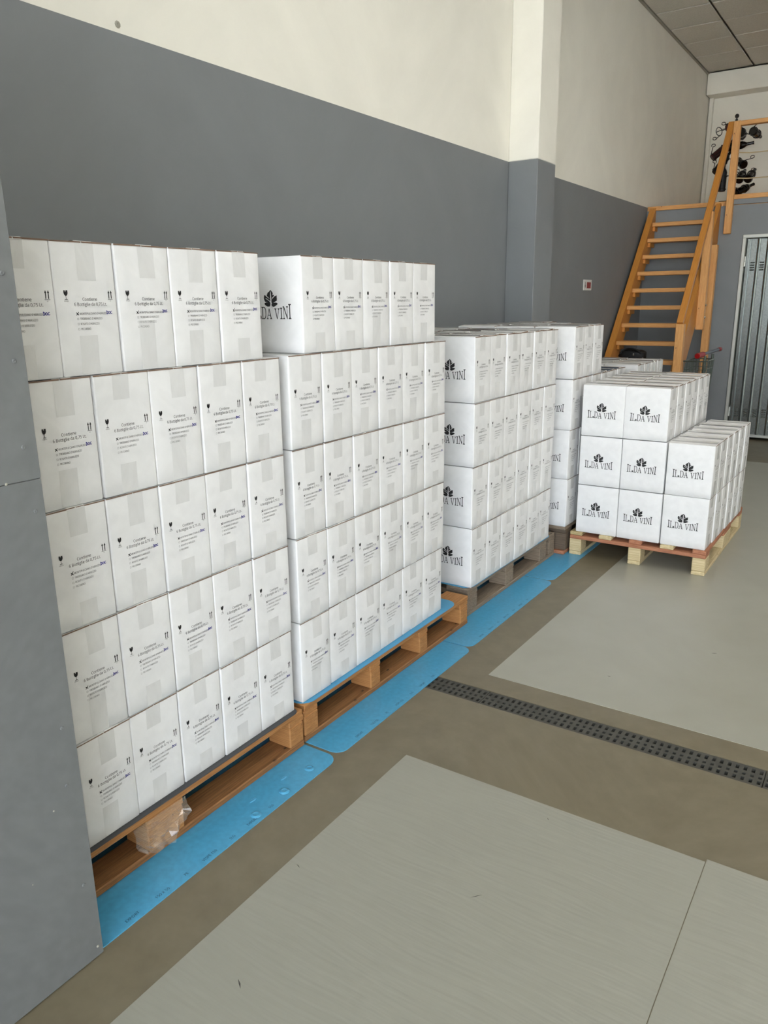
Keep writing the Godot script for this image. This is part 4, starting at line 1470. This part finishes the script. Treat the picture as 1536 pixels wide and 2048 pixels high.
func build_trolley() -> void:
	# shopping trolley beside the stair: wire basket, frame, castors, red-ended handle
	var t := thing("shopping_trolley", "wire shopping trolley with red-ended handle beside the stair post", "trolley", Vector3(-1.545, 0.0, -7.86))
	var w := st_new()
	# basket: sloping wire box, x from -0.16 to +0.02, z from -0.27 to 0.27
	var x0 := -0.160
	var x1 := 0.03
	var zh := 0.20
	var y0 := 0.52
	var y1 := 0.93
	for i in 10:
		var z := lerpf(-zh, zh, i / 9.0)
		add_tube(w, [Vector3(x1, y1, z), Vector3(x1 - 0.02, y0 + 0.05, z * 0.95), Vector3(x1 - 0.04, y0, z * 0.94), Vector3(x0 + 0.03, y0 + 0.02, z * 0.94), Vector3(x0, y1, z)], 0.0028, 5)
	for k in 6:
		var y := lerpf(y0 + 0.03, y1, k / 5.0)
		var f := lerpf(0.95, 1.0, k / 5.0)
		var ins := lerpf(0.025, 0.0, k / 5.0)
		add_tube(w, [Vector3(x1 - ins, y, -zh * f), Vector3(x1 - ins, y, zh * f), Vector3(x0 + ins, y, zh * f), Vector3(x0 + ins, y, -zh * f)], 0.0032 if k < 5 else 0.006, 6, true)
	for i in 5:
		var x := lerpf(x0 + 0.03, x1 - 0.04, i / 4.0)
		for z in [-zh, zh]:
			add_tube(w, [Vector3(x, y1, z), Vector3(x, y0 + 0.02, z * 0.95)], 0.0028, 5)
	part("basket", w.commit(), M.wire, t)
	var f := st_new()
	for z in [-0.17, 0.17]:
		add_tube(f, [Vector3(0.02, 0.98, z), Vector3(0.015, 0.75, z), Vector3(0.0, 0.45, z), Vector3(0.0, 0.14, z), Vector3(-0.15, 0.14, z)], 0.011, 8)
		add_tube(f, [Vector3(-0.15, 0.14, z), Vector3(-0.15, 0.53, z)], 0.010, 8)
	add_tube(f, [Vector3(0.0, 0.2, -0.17), Vector3(0.0, 0.2, 0.17)], 0.009, 8)
	part("frame", f.commit(), M.wire, t)
	var wl := st_new()
	add_lathe(wl, Vector3(-0.012, 0, 0), Vector3.RIGHT, [[0, 0.0], [0, 0.045], [0.004, 0.05], [0.020, 0.05], [0.024, 0.045], [0.024, 0.0]], 16)
	var wheel := wl.commit()
	for p in [Vector3(0.0, 0.0525, -0.17), Vector3(0.0, 0.0525, 0.17), Vector3(-0.15, 0.0525, -0.17), Vector3(-0.15, 0.0525, 0.17)]:
		var c := part("castor", wheel, M.rubber, t, p)
		part("fork", bev(Vector3(0.034, 0.085, 0.02), 0.004), M.wire, c, Vector3(0, 0.05, 0))
	# handle: grey grip, red ends
	var a := Vector3(-0.025, 0.985, 0.29)
	var b := Vector3(0.06, 1.02, -0.29)
	var h := st_new()
	add_tube(h, [a, b], 0.014, 12)
	part("handle", h.commit(), M.plastic_grey, t)
	h = st_new()
	var h2 := st_new()
	var d := (b - a).normalized()
	add_lathe(h, a - d * 0.01, d, [[0.0, 0.0], [0.0, 0.020], [0.01, 0.026], [0.15, 0.026], [0.17, 0.016], [0.17, 0.0]], 12)
	add_lathe(h2, b + d * 0.01, -d, [[0.0, 0.0], [0.0, 0.014], [0.008, 0.0185], [0.05, 0.0185], [0.06, 0.0145], [0.06, 0.0]], 12)
	part("handle_cap", h.commit(), M.plastic_red, t).set_meta("label", "thick red plastic end cap")
	part("handle_cap", h2.commit(), M.plastic_red, t).set_meta("label", "slim red plastic end cap")
